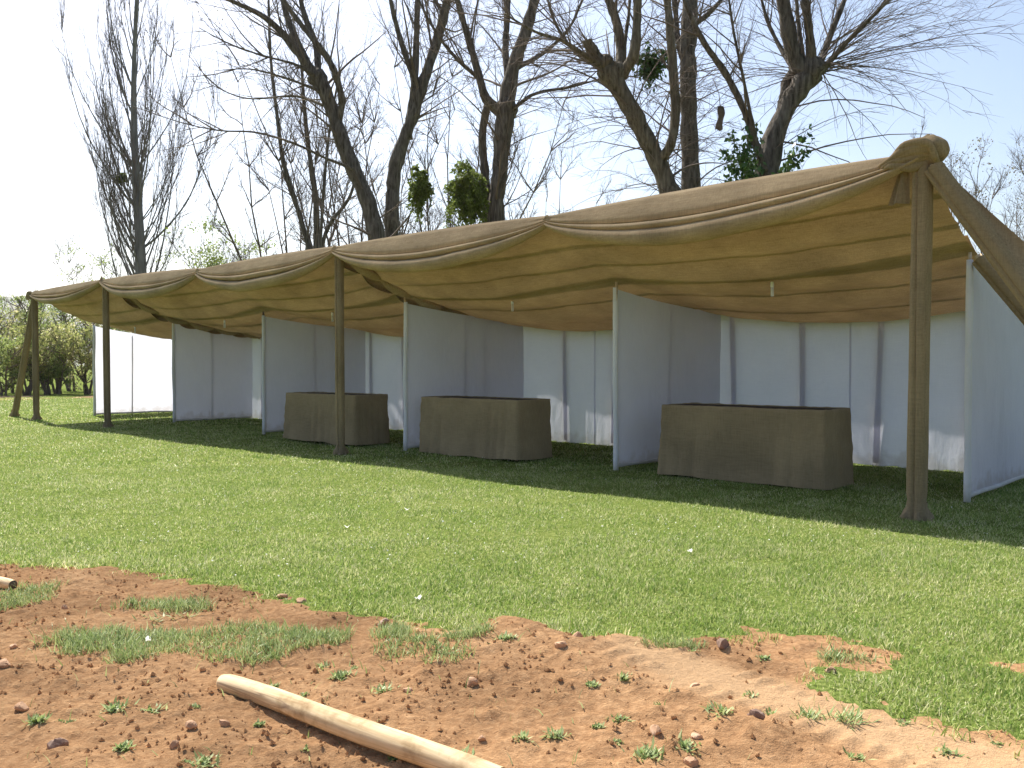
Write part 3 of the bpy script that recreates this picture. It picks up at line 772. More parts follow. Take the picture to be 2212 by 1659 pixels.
# leaning pollard with two trunks, left of the middle
limb_tree('pollard_tree', 30, [
    [(822, 560, 46, 0), (795, 440, 40, 0), (752, 340, 37, 0), (706, 210, 34, 0), (685, 165, 38, 0)],
    [(845, 540, 42, 1), (848, 430, 38, 1), (854, 360, 36, 1), (870, 308, 33, 1), (893, 248, 31, 1), (915, 175, 28, 1), (945, 85, 26, 1.3), (965, 0, 22, 1.5), (975, -120, 14, 1.5)],
    [(685, 170, 30, 0), (645, 115, 22, -.3), (575, 40, 15, -.5), (485, -5, 10, -.8), (380, -60, 6, -1)],
    [(680, 165, 22, 0), (650, 110, 20, .3), (625, 50, 16, .5), (608, -10, 14, .6), (580, -120, 8, .8)],
    [(688, 160, 18, 0), (682, 95, 16, .4), (660, 40, 14, .5), (648, -10, 12, .5), (645, -120, 7, .5)],
    [(731, 265, 20, 0), (738, 225, 18, -.2), (720, 150, 16, -.5), (685, 95, 15, -.6), (640, 40, 12, -.6), (600, -20, 9, -.6)],
    [(880, 300, 26, 1), (893, 200, 18, 1), (898, 120, 16, 1), (902, 0, 14, 1), (905, -120, 9, 1)],
    [(905, 190, 20, 1), (880, 130, 14, .6), (855, 50, 12, .4), (840, -20, 9, .2)],
    [(762, 365, 9, -.3), (700, 340, 7, -1), (640, 312, 6, -1.5), (550, 286, 5, -2), (475, 282, 4, -2.4), (400, 267, 3, -2.7), (330, 245, 1.5, -3)],
    [(688, 170, 14, 0), (640, 140, 7, -1), (560, 118, 5, -1.5), (490, 92, 3.5, -2), (430, 60, 1.5, -2.2)],
    [(700, 200, 8, 0), (620, 170, 6, -1), (545, 150, 4, -1.4), (465, 152, 1.5, -2)],
    [(705, 230, 8, 0), (640, 208, 6, 1), (530, 212, 4, 1.4), (445, 178, 1.5, 2)]],
    'leaning grey pollard tree with two bare trunks left of the hanging green clumps', 11, M_BARK,
    [('along', 0, 0.35, 1, 26, 2.6, 0.022, (0, 0, 0.03), 1.35, 5), ('along', 1, 0.35, 1, 34, 3.0, 0.022, (0, 0, 0.03), 1.2, 5),
     ('along', 2, 0.1, 1, 12, 2.6, 0.018, (0, 0, 0.06), 0.8, 5), ('along', 3, 0.1, 1, 9, 2.5, 0.016, up, 0.8, 5), ('along', 4, 0.1, 1, 9, 2.5, 0.016, up, 0.7, 5),
     ('along', 5, 0.1, 1, 10, 2.4, 0.016, up, 0.8, 5), ('along', 6, 0.1, 1, 10, 2.4, 0.016, up, 0.7, 5), ('along', 7, 0.1, 1, 8, 2.2, 0.016, up, 0.8, 5),
     ('along', 8, 0.2, 1, 12, 1.7, 0.013, flat, 0.9, 4), ('along', 9, 0.2, 1, 12, 1.7, 0.013, flat, 0.8, 4), ('along', 10, 0.2, 1, 9, 1.6, 0.012, flat, 0.8, 4), ('along', 11, 0.2, 1, 9, 1.6, 0.012, flat, 0.8, 4)],
    knobs=[(686, 168, 46, 0)])
# slender many-stemmed tree behind it
limb_tree('slender_tree', 38, [
    [(672, 560, 15, 0), (640, 440, 13, 0), (612, 350, 11, 0), (600, 260, 9, 0), (585, 130, 8, 0), (580, 0, 6, 0)],
    [(684, 555, 18, .5), (682, 430, 16, .5), (668, 330, 12, .5), (655, 200, 9, .5), (650, 100, 6, .5)],
    [(688, 550, 12, 0), (715, 480, 10, 0), (752, 432, 8, 0), (775, 350, 6, 0)],
    [(690, 560, 9, -.5), (700, 400, 8, -.5), (712, 280, 6, -.5), (735, 150, 5, -.5)]],
    'slender bare tree with several thin stems left of the leaning pollard', 12, M_BARK,
    [('along', 0, 0.3, 1, 34, 2.4, 0.014, up, 0.9, 6), ('along', 1, 0.3, 1, 34, 2.2, 0.014, up, 0.9, 6), ('along', 2, 0.2, 1, 12, 2, 0.012, up, 0.9, 5), ('along', 3, 0.2, 1, 22, 2, 0.012, up, 0.8, 5)])
# middle tree carrying the green clumps
limb_tree('forked_tree', 24.5, [
    [(1070, 500, 44, 0), (1074, 420, 40, 0), (1084, 330, 40, 0), (1094, 230, 46, 0), (1108, 150, 36, 0), (1138, 60, 30, 0), (1160, -20, 26, 0), (1185, -140, 16, 0)],
    [(1090, 250, 34, 0), (1052, 215, 24, -.2), (1034, 160, 20, -.3), (1008, 70, 17, -.4), (988, 0, 14, -.5), (960, -110, 8, -.6)],
    [(1052, 500, 24, .4), (1048, 380, 22, .4), (1042, 290, 20, .4), (1052, 225, 18, .3)],
    [(1100, 190, 20, 0), (1092, 110, 18, .4), (1095, 40, 16, .6), (1098, -30, 14, .8), (1100, -130, 8, 1)],
    [(1110, 150, 14, 0), (1180, 110, 10, .5), (1230, 60, 8, .8), (1262, -10, 6, 1)],
    [(1105, 240, 12, 0), (1150, 205, 9, -.6), (1230, 188, 7, -1), (1300, 170, 4, -1.3)],
    [(1035, 170, 12, -.3), (980, 120, 9, -.6), (930, 50, 7, -.9), (900, -10, 5, -1)]],
    'forked bare tree with green clumps hanging beside its trunk', 13, M_BARK,
    [('along', 0, 0.4, 1, 34, 2.6, 0.018, (0, 0, 0.02), 1.2, 5), ('along', 1, 0.1, 1, 16, 2.2, 0.016, (0, 0, 0.04), 0.9, 5), ('along', 3, 0.1, 1, 10, 2.0, 0.015, up, 0.8, 5),
     ('along', 4, 0.1, 1, 10, 1.8, 0.012, (0, 0, 0.03), 0.9, 4), ('along', 5, 0.1, 1, 10, 1.6, 0.012, flat, 0.9, 4), ('along', 6, 0.1, 1, 10, 1.8, 0.012, (0, 0, 0.03), 0.9, 4), ('along', 2, 0.1, 0.9, 10, 1.4, 0.010, flat, 1.4, 3)],
    knobs=[(1092, 236, 52, 0)])
# left-leaning pollard with the sawn stub
limb_tree('pollard_tree', 20, [
    [(1462, 460, 58, 0), (1442, 400, 50, 0), (1418, 345, 46, 0), (1370, 250, 44, 0), (1330, 180, 50, 0), (1312, 150, 58, 0)],
    [(1310, 150, 40, 0), (1288, 122, 32, -.1), (1270, 92, 27, -.2), (1268, 86, 24, -.2)],
    [(1335, 160, 30, 0), (1342, 110, 27, .2), (1332, 50, 24, .3), (1312, -10, 21, .4), (1290, -130, 12, .5)],
    [(1342, 165, 30, 0), (1368, 120, 27, -.2), (1376, 50, 24, -.2), (1377, -20, 21, -.2), (1382, -140, 12, -.2)],
    [(1424, 350, 30, 0), (1448, 315, 26, -.3), (1458, 260, 24, -.3), (1456, 180, 23, -.3), (1448, 80, 21, -.3), (1440, -20, 19, -.3), (1430, -140, 11, -.3)],
    [(1312, 150, 18, 0), (1262, 118, 13, -.5), (1215, 88, 10, -.7), (1160, 70, 7, -.9), (1090, 30, 5, -1)],
    [(1345, 150, 12, 0), (1350, 90, 10, .6), (1358, 30, 9, .8), (1362, -30, 7, 1)],
    [(1300, 150, 12, 0), (1240, 110, 9, .5), (1200, 50, 8, .8), (1180, -10, 6, 1)]],
    'pollard tree leaning left with a sawn stub on its swollen head', 14, M_BARK_G,
    [('along', 0, 0.62, 1, 26, 2.5, 0.014, droop, 1.35, 4), ('along', 2, 0.1, 1, 12, 1.8, 0.012, flat, 0.9, 4), ('along', 3, 0.1, 1, 12, 1.8, 0.012, flat, 0.9, 4),
     ('along', 4, 0.0, 0.35, 18, 2.0, 0.011, droop, 1.4, 4), ('along', 4, 0.3, 1, 14, 1.5, 0.011, flat, 1.1, 4), ('along', 5, 0.1, 1, 16, 1.6, 0.011, flat, 0.8, 4), ('along', 7, 0.1, 1, 12, 1.5, 0.010, flat, 0.8, 4),
     ('fan', 1312, 150, 0, 16, 3.0, 0.014, (0, 0, -0.05), (-0.9, -0.1, 0.25), 0.4, 4), ('along', 0, 0.3, 0.6, 14, 2.0, 0.010, droop, 1.4, 3)],
    knobs=[(1330, 160, 56, 0), (1308, 136, 40, -.1)])
# straight trunk
limb_tree('straight_tree', 22, [
    [(1496, 470, 50, 0), (1492, 380, 46, 0), (1487, 250, 43, 0), (1486, 120, 41, 0), (1492, 0, 40, 0), (1496, -140, 28, 0)],
    [(1484, 150, 20, 0), (1465, 90, 16, .3), (1458, 10, 14, .4), (1450, -60, 10, .4)],
    [(1492, 60, 16, 0), (1540, 20, 12, 0), (1580, -30, 9, 0)],
    [(1480, 240, 14, 0), (1455, 180, 11, .4), (1440, 110, 8, .6)]],
    'straight grey trunk rising just right of the left-leaning pollard', 15, M_BARK,
    [('along', 0, 0.45, 1, 40, 2.0, 0.012, droop, 1.45, 4), ('along', 1, 0.1, 1, 8, 1.6, 0.012, flat, 0.9, 4), ('along', 2, 0.1, 1, 8, 1.6, 0.012, flat, 0.9, 4)])
# right-hand pollard with fan of whips
limb_tree('pollard_tree', 19, [
    [(1650, 440, 72, 0), (1656, 380, 62, 0), (1668, 310, 56, 0), (1692, 248, 50, 0), (1725, 190, 50, 0), (1755, 155, 58, 0)],
    [(1678, 280, 34, 0), (1694, 215, 26, .2), (1706, 165, 24, .3), (1722, 148, 22, .2)],
    [(1738, 160, 44, 0), (1716, 120, 40, 0), (1702, 60, 37, 0), (1690, -10, 34, 0), (1680, -140, 18, 0)],
    [(1752, 150, 26, 0), (1752, 100, 22, -.2), (1744, 40, 20, -.3), (1738, -20, 18, -.4), (1735, -140, 10, -.4)],
    [(1766, 150, 22, 0), (1785, 100, 17, .3), (1808, 40, 15, .4), (1832, -20, 12, .5), (1870, -120, 7, .5)],
    [(1775, 152, 18, 0), (1830, 90, 12, -.3), (1880, 40, 10, -.5), (1930, -10, 8, -.6), (2000, -70, 4, -.6)],
    [(1652, 372, 22, -.4), (1634, 315, 20, -.6), (1608, 240, 18, -.7), (1568, 160, 17, -.8), (1520, 90, 15, -.9), (1488, 25, 13, -1), (1460, -60, 8, -1)],
    [(1640, 330, 10, -.5), (1620, 240, 9, -.9), (1604, 160, 8, -1), (1585, 70, 7, -1.1), (1572, -20, 5, -1.2)],
    [(1720, 160, 14, 0), (1690, 110, 11, .5), (1660, 50, 9, .8), (1640, -20, 7, 1)],
    [(1735, 150, 12, 0), (1728, 90, 10, .6), (1722, 20, 9, .8), (1715, -60, 6, 1)]],
    'large pollard tree at the right with a fan of long thin whips', 16, M_BARK,
    [('fan', 1765, 150, 0, 26, 3.7, 0.013, (0.02, 0, -0.05), (1.0, -0.05, 0.55), 0.42, 5), ('fan', 1770, 148, 0, 9, 3.0, 0.012, (0.03, 0, -0.07), (1.0, -0.2, 0.1), 0.5, 4),
     ('fan', 1745, 150, 0, 14, 3.2, 0.013, (0, 0, -0.03), (0.1, -0.1, 1.0), 0.5, 4), ('fan', 1735, 165, 0, 12, 2.4, 0.011, (0, 0, -0.08), (-1.0, -0.1, 0.3), 0.4, 4),
     ('along', 5, 0.1, 1, 14, 2.0, 0.011, (0.03, 0, -0.04), 0.7, 5), ('along', 4, 0.1, 1, 14, 2.0, 0.011, (0.03, 0, -0.04), 0.8, 5), ('along', 6, 0.2, 1, 18, 1.5, 0.010, flat, 1.2, 4),
     ('along', 7, 0.2, 1, 12, 1.3, 0.009, flat, 1.0, 4), ('along', 2, 0.1, 1, 12, 1.8, 0.011, flat, 0.9, 4), ('along', 3, 0.1, 1, 10, 1.8, 0.011, flat, 0.8, 4), ('along', 0, 0.45, 0.9, 18, 2.6, 0.010, droop, 1.4, 3), ('along', 8, 0.1, 1, 10, 1.5, 0.01, flat, .8, 4)],
    knobs=[(1752, 152, 66, 0), (1722, 156, 40, .2)])

# tall poplar at the left
def poplar():
    R = np.random.default_rng(21); Y = 50
    foot = np.array([at(297, 600, Y)[0], Y, 0])
    t = thing('poplar_tree', foot, 'tall columnar bare poplar far left behind the canopy', 'tree')
    tr = MB(); tw = MB()
    n = 40; hh = np.linspace(-0.2, 29, n)
    path = np.stack([foot[0] + 0.15 * np.sin(hh * 0.3) + 0.003 * hh, Y + 0.1 * np.sin(hh * 0.23), hh], -1)
    rad = np.interp(hh, [0, 5, 12, 20, 29], [0.46, 0.35, 0.22, 0.11, 0.02])
    tr.tube(path, rad, 12)
    for k in range(78):
        h0 = R.uniform(3.0, 25) if k > 30 else R.uniform(3.0, 12)
        i = np.searchsorted(hh, h0); p = path[i]
        a = R.uniform(0, 2 * np.pi); tilt = R.uniform(0.45, 0.85) if h0 < 14 else R.uniform(0.35, 0.6)
        d = np.array([math.cos(a) * math.sin(tilt), math.sin(a) * math.sin(tilt), math.cos(tilt)])
        L = R.uniform(5.5, 11.5) * (1 if h0 < 16 else 0.6)
        r = R.uniform(0.03, 0.07)
        q = shoot(tr, R, p, d, L, r, (0, 0, 0.36), 0.05, 9, 5, 0.12)
        twig_out(tw, R, q, L * 0.30, r * 0.30, 12, (0, 0, 0.25), 0.5, 1, 0.08, 5)
    tr.build('trunk', M_POPLAR, t); tw.build('crown', M_TWIG, t)
poplar()

# leaf clouds
def leaves(mb, R, c, rad, n, size, hang=0.0, shell=0.0):
    d = R.normal(0, 1, (n, 3)); d /= np.linalg.norm(d, axis=1)[:, None]
    q = R.uniform(shell, 1, n) ** (1 / 2.2)
    p = np.asarray(c) + d * q[:, None] * np.asarray(rad)
    a = R.normal(0, 1, (n, 3)); a /= np.linalg.norm(a, axis=1)[:, None]
    a[:, 2] -= hang; a /= np.linalg.norm(a, axis=1)[:, None]
    b = np.cross(a, R.normal(0, 1, (n, 3))); b /= np.linalg.norm(b, axis=1)[:, None]
    s = size * R.uniform(0.6, 1.4, n)[:, None]
    quad_leaves(mb, p, a * s, b * s * 0.32)
def quad_leaves(mb, p, a, b):
    n = len(p)
    v = np.stack([p, p + a * 0.5 + b, p + a, p + a * 0.5 - b], 1).reshape(-1, 3)
    mb.add(v, q=np.arange(4 * n).reshape(-1, 4))
def bush_tree(name, Y, px, py_top, wpx, label, seed, mat, group, nclump=26, nleaf=130, size=0.10, stems=5, bare=False, base_h=0.4, barkm=None):
    R = np.random.default_rng(seed)
    top = at(px, py_top, Y); H = top[2]; foot = np.array([top[0], Y, 0.0]); w = wpx * Y / FPX / 2
    t = thing(name, foot, label, 'tree', group)
    tr = MB(); lf = MB(); ends = []
    for k in range(stems):
        d = unit(np.array([R.normal(0, 0.22), R.normal(0, 0.22), 1.0])); L = H * R.uniform(0.72, 1.02)
        q = shoot(tr, R, foot + [R.normal(0, 0.12), R.normal(0, 0.12), -0.1], d, L, (0.025 + 0.0035 * H) if bare else (0.05 + 0.006 * H), (0, 0, 0.05), 0.07 if bare else 0.13, 8, 6, 0.15)
        for j in range(12):
            i = R.integers(2, 9); a = R.uniform(0, 6.28)
            dd = unit(np.array([math.cos(a), math.sin(a), R.uniform(0.6, 2.4) if bare else R.uniform(0.3, 1.6)])); l = w * R.uniform(0.45, 0.95)
            qq = shoot(tr, R, q[i], dd, l, (0.010 + 0.0012 * H) if bare else (0.018 + 0.003 * H), (0, 0, 0.12), 0.10, 6, 4, 0.2); ends.append(qq)
            twig_out(tr, R, qq, l * 0.5, (0.006 + 0.0004 * H) if bare else (0.008 + 0.001 * H), 8 if bare else 4, (0, 0, 0.10), 0.8, 1 if bare else 0)
    tr.build('trunk', barkm or M_TWIG, t)
    for k in range(nclump):
        q = ends[R.integers(len(ends))]; c = q[R.integers(2, len(q))] + R.normal(0, 0.12 * w, 3)
        c[2] = np.clip(c[2], base_h, H)
        r = w * R.uniform(0.14, 0.30)
        leaves(lf, R, c, (r, r, r * 0.8), nleaf, size)
    lf.build('crown', mat, t)
go = 'leafy orchard trees beyond the lawn at the left'
orch = [(-60, 700, 190, 47, 'orchard tree cut by the left edge of the picture', M_ORCH), (28, 668, 130, 49, 'taller orchard tree showing left of the far corner post', M_ORCH2), (60, 735, 110, 44.5, 'low orchard shrub between the far brace and the corner post', M_ORCH),
        (118, 702, 120, 47, 'pale green orchard tree just right of the far corner post', M_ORCH), (150, 680, 130, 52, 'dark orchard tree left of the glowing end screen', M_ORCH2), (190, 712, 120, 46, 'orchard tree touching the edge of the glowing end screen', M_ORCH),
        (0, 760, 110, 43.5, 'lowest orchard shrub at the far left edge', M_ORCH2), (105, 775, 80, 45.6, 'small orchard shrub low beside the corner post', M_ORCH2), (240, 690, 140, 54, 'orchard tree mostly hidden behind the glowing end screen', M_ORCH2), (85, 690, 120, 57, 'farthest orchard tree above the corner post gap', M_ORCH), (-130, 690, 160, 52, 'orchard tree beyond the left picture edge', M_ORCH2)]
for k, (px, py, w, Y, lab, m) in enumerate(orch):
    bush_tree('orchard_tree', Y, px, py - 22, w * 1.15, lab, 700 + k, m, go, 80, 52, 0.12, 5)
bush_tree('sprouting_tree', 52, 500, 492, 250, 'tree with fresh yellow-green leaves right of the tall poplar', 720, M_SPRING, None, 130, 60, 0.13, 8, True, 3.5)
bush_tree('sprouting_tree', 56, 230, 540, 170, 'thin yellow-green tree at the foot of the tall poplar', 721, M_SPRING, None, 60, 40, 0.12, 6, True, 3.5)
bush_tree('sprouting_tree', 50, 585, 530, 150, 'small sprouting tree left of the slender tree', 722, M_SPRING, None, 60, 40, 0.12, 6, True, 3.5)
bush_tree('budding_tree', 46, 2125, 300, 190, 'reddish budding tree just right of the nearest post head', 723, M_BUDS, None, 90, 26, 0.10, 10, True, 4)
bush_tree('budding_tree', 52, 2230, 330, 200, 'reddish budding tree at the right edge of the picture', 724, M_BUDS, None, 70, 26, 0.10, 9, True, 4)
for k, (px, py, w, Y, lab) in enumerate(((780, 60, 230, 44, 'hazy brown twiggy tree rising behind the leaning pollard'), (960, 120, 220, 41, 'twiggy tree filling the gap between the pollard and the forked tree'), (640, 120, 200, 47, 'fine twiggy tree behind the slender stems'), (1190, 300, 180, 46, 'low twiggy tree right of the forked tree'), (1850, 420, 160, 52, 'low twiggy tree beyond the right-hand pollard'))):
    bush_tree('twiggy_tree', Y, px, py, w, lab, 730 + k, M_BUDS, 'twiggy trees in the background', 60, 14, 0.07, 9, True, 3)
bush_tree('undergrowth_tree', 44, 940, 450, 240, 'low tangled bare shrub behind the trunks in the middle', 725, M_BUDS, None, 24, 10, 0.10, 8, True, 4)

# hanging evergreen clumps
def clump(name, px, py, rx, ry, Y, n, size, label, cat, seed, mat):
    R = np.random.default_rng(seed); c = at(px, py, Y); k = Y / FPX
    t = thing(name, c - [0, 0, ry * k], label, cat)
    st = MB(); lf = MB()
    for j in range(int(75 * max(1, rx / 40))):
        e3 = np.array([rx * k, rx * k * 0.8, ry * k])
        p0 = c + unit(R.normal(0, 1, 3)) * e3 * R.uniform(0, 0.65); dd = unit(R.normal(0, 1, 3) * [1, 1, 0.8] + [0, 0, -0.45])
        q = np.linspace(0, 1, 8)[:, None]; path = p0 + dd * e3 * R.uniform(0.35, 0.75) * q + np.array([0, 0, -0.22 * ry * k]) * q ** 2
        st.tube(path, 0.007, 3, cap=False)
        m = n // 40
        for g in path[1:]: leaves(lf, R, g, (0.11 * rx * k,) * 3, max(2, m // 6), size, hang=0.8)
    st.build('stems', M_TWIG, t); lf.build('foliage', mat, t)
clump('mistletoe_clump', 908, 398, 30, 62, 24.6, 2600, 0.075, 'smaller hanging dark green clump left of the forked tree', 'mistletoe', 801, M_MISTLE)
clump('mistletoe_clump', 1010, 405, 58, 88, 24.3, 3600, 0.075, 'larger hanging green clump against the forked trunk', 'mistletoe', 802, M_MISTLE)
clump('mistletoe_clump', 1405, 130, 46, 55, 21.5, 520, 0.11, 'loose dark leafy clump high left of the straight trunk', 'mistletoe', 803, M_IVY)
clump('mistletoe_clump', 262, 382, 14, 18, 49.5, 420, 0.10, 'tiny green clump on the tall poplar', 'mistletoe', 804, M_MISTLE)
def ivy():
    R = np.random.default_rng(810); Y = 18.6; c = at(1655, 395, Y)
    t = thing('ivy', c - [0, 0, 1], 'glossy ivy shoots climbing round the foot of the right-hand pollard', 'ivy')
    st = MB(); lf = MB()
    for (px, py) in [(1560, 320), (1575, 300), (1590, 290), (1605, 275), (1620, 290), (1600, 310), (1612, 265), (1630, 280), (1640, 300), (1570, 350), (1566, 375), (1585, 330), (1595, 345), (1610, 330), (1625, 320), (1700, 330), (1720, 300), (1740, 280), (1750, 300), (1715, 345), (1735, 320), (1700, 360), (1640, 265), (1580, 360), (1600, 365), (1620, 350)]:
        p0 = at(1652 + R.normal(0, 14), 470, Y + R.normal(0, 0.25)); p1 = at(px + R.normal(0, 5), py, Y - 0.3 + R.normal(0, 0.3))
        q = np.linspace(0, 1, 15)[:, None]; path = p0 + (p1 - p0) * q + np.array([0, 0, 0.15]) * np.sin(np.pi * q) + np.array([0.1 * np.sign(p1[0] - p0[0]), 0, 0]) * np.sin(np.pi * q)
        st.tube(path, 0.006, 3, cap=False)
        for g in path[4:]: leaves(lf, R, g, (0.09, 0.09, 0.08), 4, 0.115, hang=0.7)
    # broader leaf
    st.build('stems', M_TWIG, t); lf.build('foliage', M_IVY, t)
ivy()
def bark_piece():
    c = at(1556, 255, 18.3); R = np.random.default_rng(5)
    t = thing('hanging_bark', c, 'dark strip of dead bark dangling in the branches left of the right-hand pollard', 'bark')
    n, m = 14, 10; s = np.linspace(0, 1, n)[:, None]; th = (np.arange(m) * 2 * np.pi / m)[None, :]
    rx = 0.075 * (1 + 0.35 * fbm(th, s * 4, 3, 3)) * (0.95 + 0.12 * np.sin(s * 9)); 
    P = c + np.stack([rx * np.cos(th) + 0.03 * np.sin(s * 5), 0.5 * rx * np.sin(th) + 0 * s, 0.24 - 0.48 * s + 0.03 * np.cos(th * 3) * (s > 0.9)], -1)
    MB().grid(P, close_j=True).build('strip', M_POLE_D, t)
    MB().tube([c + [0, 0, 0.2], c + [-0.03, 0, 0.5], at(1540, 170, 18.3)], 0.008, 4).build('stem', M_TWIG, t)
bark_piece()

# ------------------------------------------------------------------ logs
def log_mat():
    m, nt, out = newmat('weathered_log'); L = nt.links.new
    d = G(1075, 1722) - G(478, 1492); rot = -math.atan2(d[1], d[0])
    p = coords(nt, (1, 1, 1), rot)
    mp = N(nt, 'ShaderNodeMapping'); mp.inputs['Scale'].default_value = (2.5, 45, 45); L(p, mp.inputs[0])
    mp2 = N(nt, 'ShaderNodeMapping'); mp2.inputs['Scale'].default_value = (0.3, 13, 13); L(p, mp2.inputs[0])
    n1 = noise(nt, mp.outputs[0], 1.0, 5); n2 = noise(nt, p, 7, 6, 0.65); n3 = noise(nt, mp2.outputs[0], 1.0, 2)
    c = ramp(nt, n1, [(0.3, (0.40, 0.29, 0.16)), (0.5, (0.54, 0.42, 0.26)), (0.75, (0.62, 0.51, 0.34))])
    c = mixc(nt, 1.0, c, ramp(nt, n2, [(0.32, (0.55, 0.48, 0.40)), (0.5, (0.95, 0.93, 0.9)), (0.7, (1, 1, 1))]), 'MULTIPLY')
    c = mixc(nt, ramp(nt, n3, [(0.49, (0, 0, 0)), (0.5, (0.75, 0.75, 0.75)), (0.51, (0, 0, 0))]), c, (0.2, 0.13, 0.08))
    b = N(nt, 'ShaderNodeBsdfPrincipled'); b.inputs['Roughness'].default_value = 0.8; b.inputs['Specular IOR Level'].default_value = 0.2
    L(c, b.inputs['Base Color']); L(bump(nt, n1, 0.4, 0.006), b.inputs['Normal']); L(b.outputs[0], out.inputs[0]); return m
M_LOG = log_mat()
def log(a, b, r0, r1, label, seed):
    a = np.array(a); b = np.array(b)
    a[2] = float(hz(a[0], a[1])[0]) + r0 * 0.75; b[2] = float(hz(b[0], b[1])[0]) + r1 * 0.75
    t = thing('peeled_pole', a - [0, 0, r0 * .75], label, 'pole', 'peeled wooden poles lying on the soil')
    n = 60; q = np.linspace(0, 1, n)[:, None]
    path = a + (b - a) * q + np.array([0.012, 0.02, 0.0]) * np.sin(q * 7 + seed) * 0.6
    path[:, 2] += 0.02 * np.sin(np.pi * q[:, 0])
    rr = (r0 + (r1 - r0) * q[:, 0]) * (1 + 0.025 * fbm(q[:, 0] * 14, 0 * q[:, 0], seed, 3))
    rr[0] *= 0.86; rr[1] *= 0.98
    MB().tube(path, rr, 22, cap=False).build('shaft', M_LOG, t)
    d = unit(path[1] - path[0]); th = np.arange(22) * 2 * np.pi / 22
    MB().tube([path[0] - d * 0.004, path[0] + d * 0.03], [rr[0] * 0.97, rr[0] * 0.97], 22).build('sawn_end', M_POLE_D if seed == 2 else M_POLE, t)
log(G(478, 1492), G(1075, 1722), 0.043, 0.05, 'long peeled pale wooden pole lying on the soil in the foreground', 1)
log(G(24, 1278), G(-330, 1205), 0.036, 0.042, 'end of a wooden pole at the left edge on the soil', 2)

# ------------------------------------------------------------------ stones
def stone_mesh(seed, n=10, m=14):
    u_, v_ = np.meshgrid(np.linspace(0.0, np.pi, n), np.arange(m) * 2 * np.pi / m, indexing='ij')
    x, y, z = np.sin(u_) * np.cos(v_), np.sin(u_) * np.sin(v_), np.cos(u_)
    R = np.random.default_rng(seed)
    rr = np.ones_like(x)
    for _ in range(9):
        d = unit(R.normal(0, 1, 3)); k = R.uniform(0.45, 0.8); dp = x * d[0] + y * d[1] + z * d[2]
        rr = np.minimum(rr, np.where(dp > 0.05, k / np.maximum(dp, 0.05), 9))
    rr = rr * (1 + 0.08 * fbm(x * 3 + seed, y * 3 + z * 2, seed, 3))
    return MB().grid(np.stack([x * rr, y * rr, z * rr], -1), close_j=True).mesh('stone', smooth=False)
def put_stone(me, px, py, wpx, label, group, mat, R, squash=0.75):
    p = G(px, py); z = float(hz(p[0], p[1])[0]); r = wpx * p[1] / FPX / 2 * 1.25
    o = bpy.data.objects.new('stone', me); COL.objects.link(o)
    o.location = (p[0], p[1], z + r * squash * 0.30); o.scale = (r, r * R.uniform(0.75, 1.1), r * squash)
    o.rotation_euler = (R.uniform(-.3, .3), R.uniform(-.3, .3), R.uniform(0, 6.28))
    if not me.materials: me.materials.append(mat)
    tag(o, label, 'stone', group); return o
R = np.random.default_rng(900)
big = [(130, 1604, 46, 'large dark brown stone near the lower left corner'), (1632, 1566, 32, 'dark stone on the packed wheel track at lower right'), (1213, 1437, 28, 'stone in the red soil right of centre, below the mound crest'),
       (1247, 1402, 28, 'stone on the crest of the red soil mound by the grass edge'), (1018, 1492, 26, 'stone in the loose soil right of the middle'), (827, 1352, 24, 'reddish stone at the grass edge above the long pole'),
       (485, 1572, 26, 'dark stone below the upper end of the long pole'), (412, 1580, 26, 'flat stone left of the stone below the pole end'), (378, 1618, 22, 'small stone low left of the long pole'),
       (1560, 1408, 32, 'clod of dark earth at the top of the wheel track'), (2010, 1390 + 280, 26, 'stone at the bottom edge on the wheel track'), (1795, 1450, 22, 'stone at the edge of the turf on the right'), (1492, 1652, 28, 'pale stone at the bottom edge right of the long pole'),
       (5, 1452, 26, 'stone cut by the left edge of the picture'), (30, 1405, 20, 'small stone near the left edge above the cut stone'), (140, 1315, 16, 'upright little stone among the upper left soil'), (1415, 1595, 28, 'dark clod left of the wheel track near the bottom'),
       (1505, 1600, 22, 'stone just left of the wheel track'), (880, 1500, 18, 'pair-sized stone beside the pole in loose soil'), (610, 1290, 18, 'stone at the grass edge left of the green patch'), (652, 1300, 20, 'stone beside the grass edge above the green patch'),
       (50, 1532, 30, 'flat greyish stone at the left'), (1040, 1600, 18, 'whitish pebble right of the long pole'), (1500, 1380 + 110, 22, 'clod on the border of loose and packed soil')]
for k, (px, py, w, lab) in enumerate(big):
    put_stone(stone_mesh(900 + k), px, py, w, lab, 'stones on the bare soil', M_STONE_D if k in (0, 1, 5, 9) else M_STONE, R)
sm = [stone_mesh(950 + k, 6, 8) for k in range(6)]
for m_ in sm: m_.materials.append(M_SOIL)
cnt = 0
while cnt < 80:
    px, py = R.uniform(0, 2212), R.uniform(1290, 1659); p = G(px, py)
    if float(soil_field(np.array([p[0]]), np.array([p[1]]))[0]) < 0.08 or float(packed(np.array([p[0]]), np.array([p[1]]))[0]) > 0.5: continue
    put_stone(sm[cnt % 6], px, py, R.uniform(6, 15), 'little clod of reddish earth scattered over the bare soil', 'small clods on the bare soil', M_STONE, R, 0.7); cnt += 1
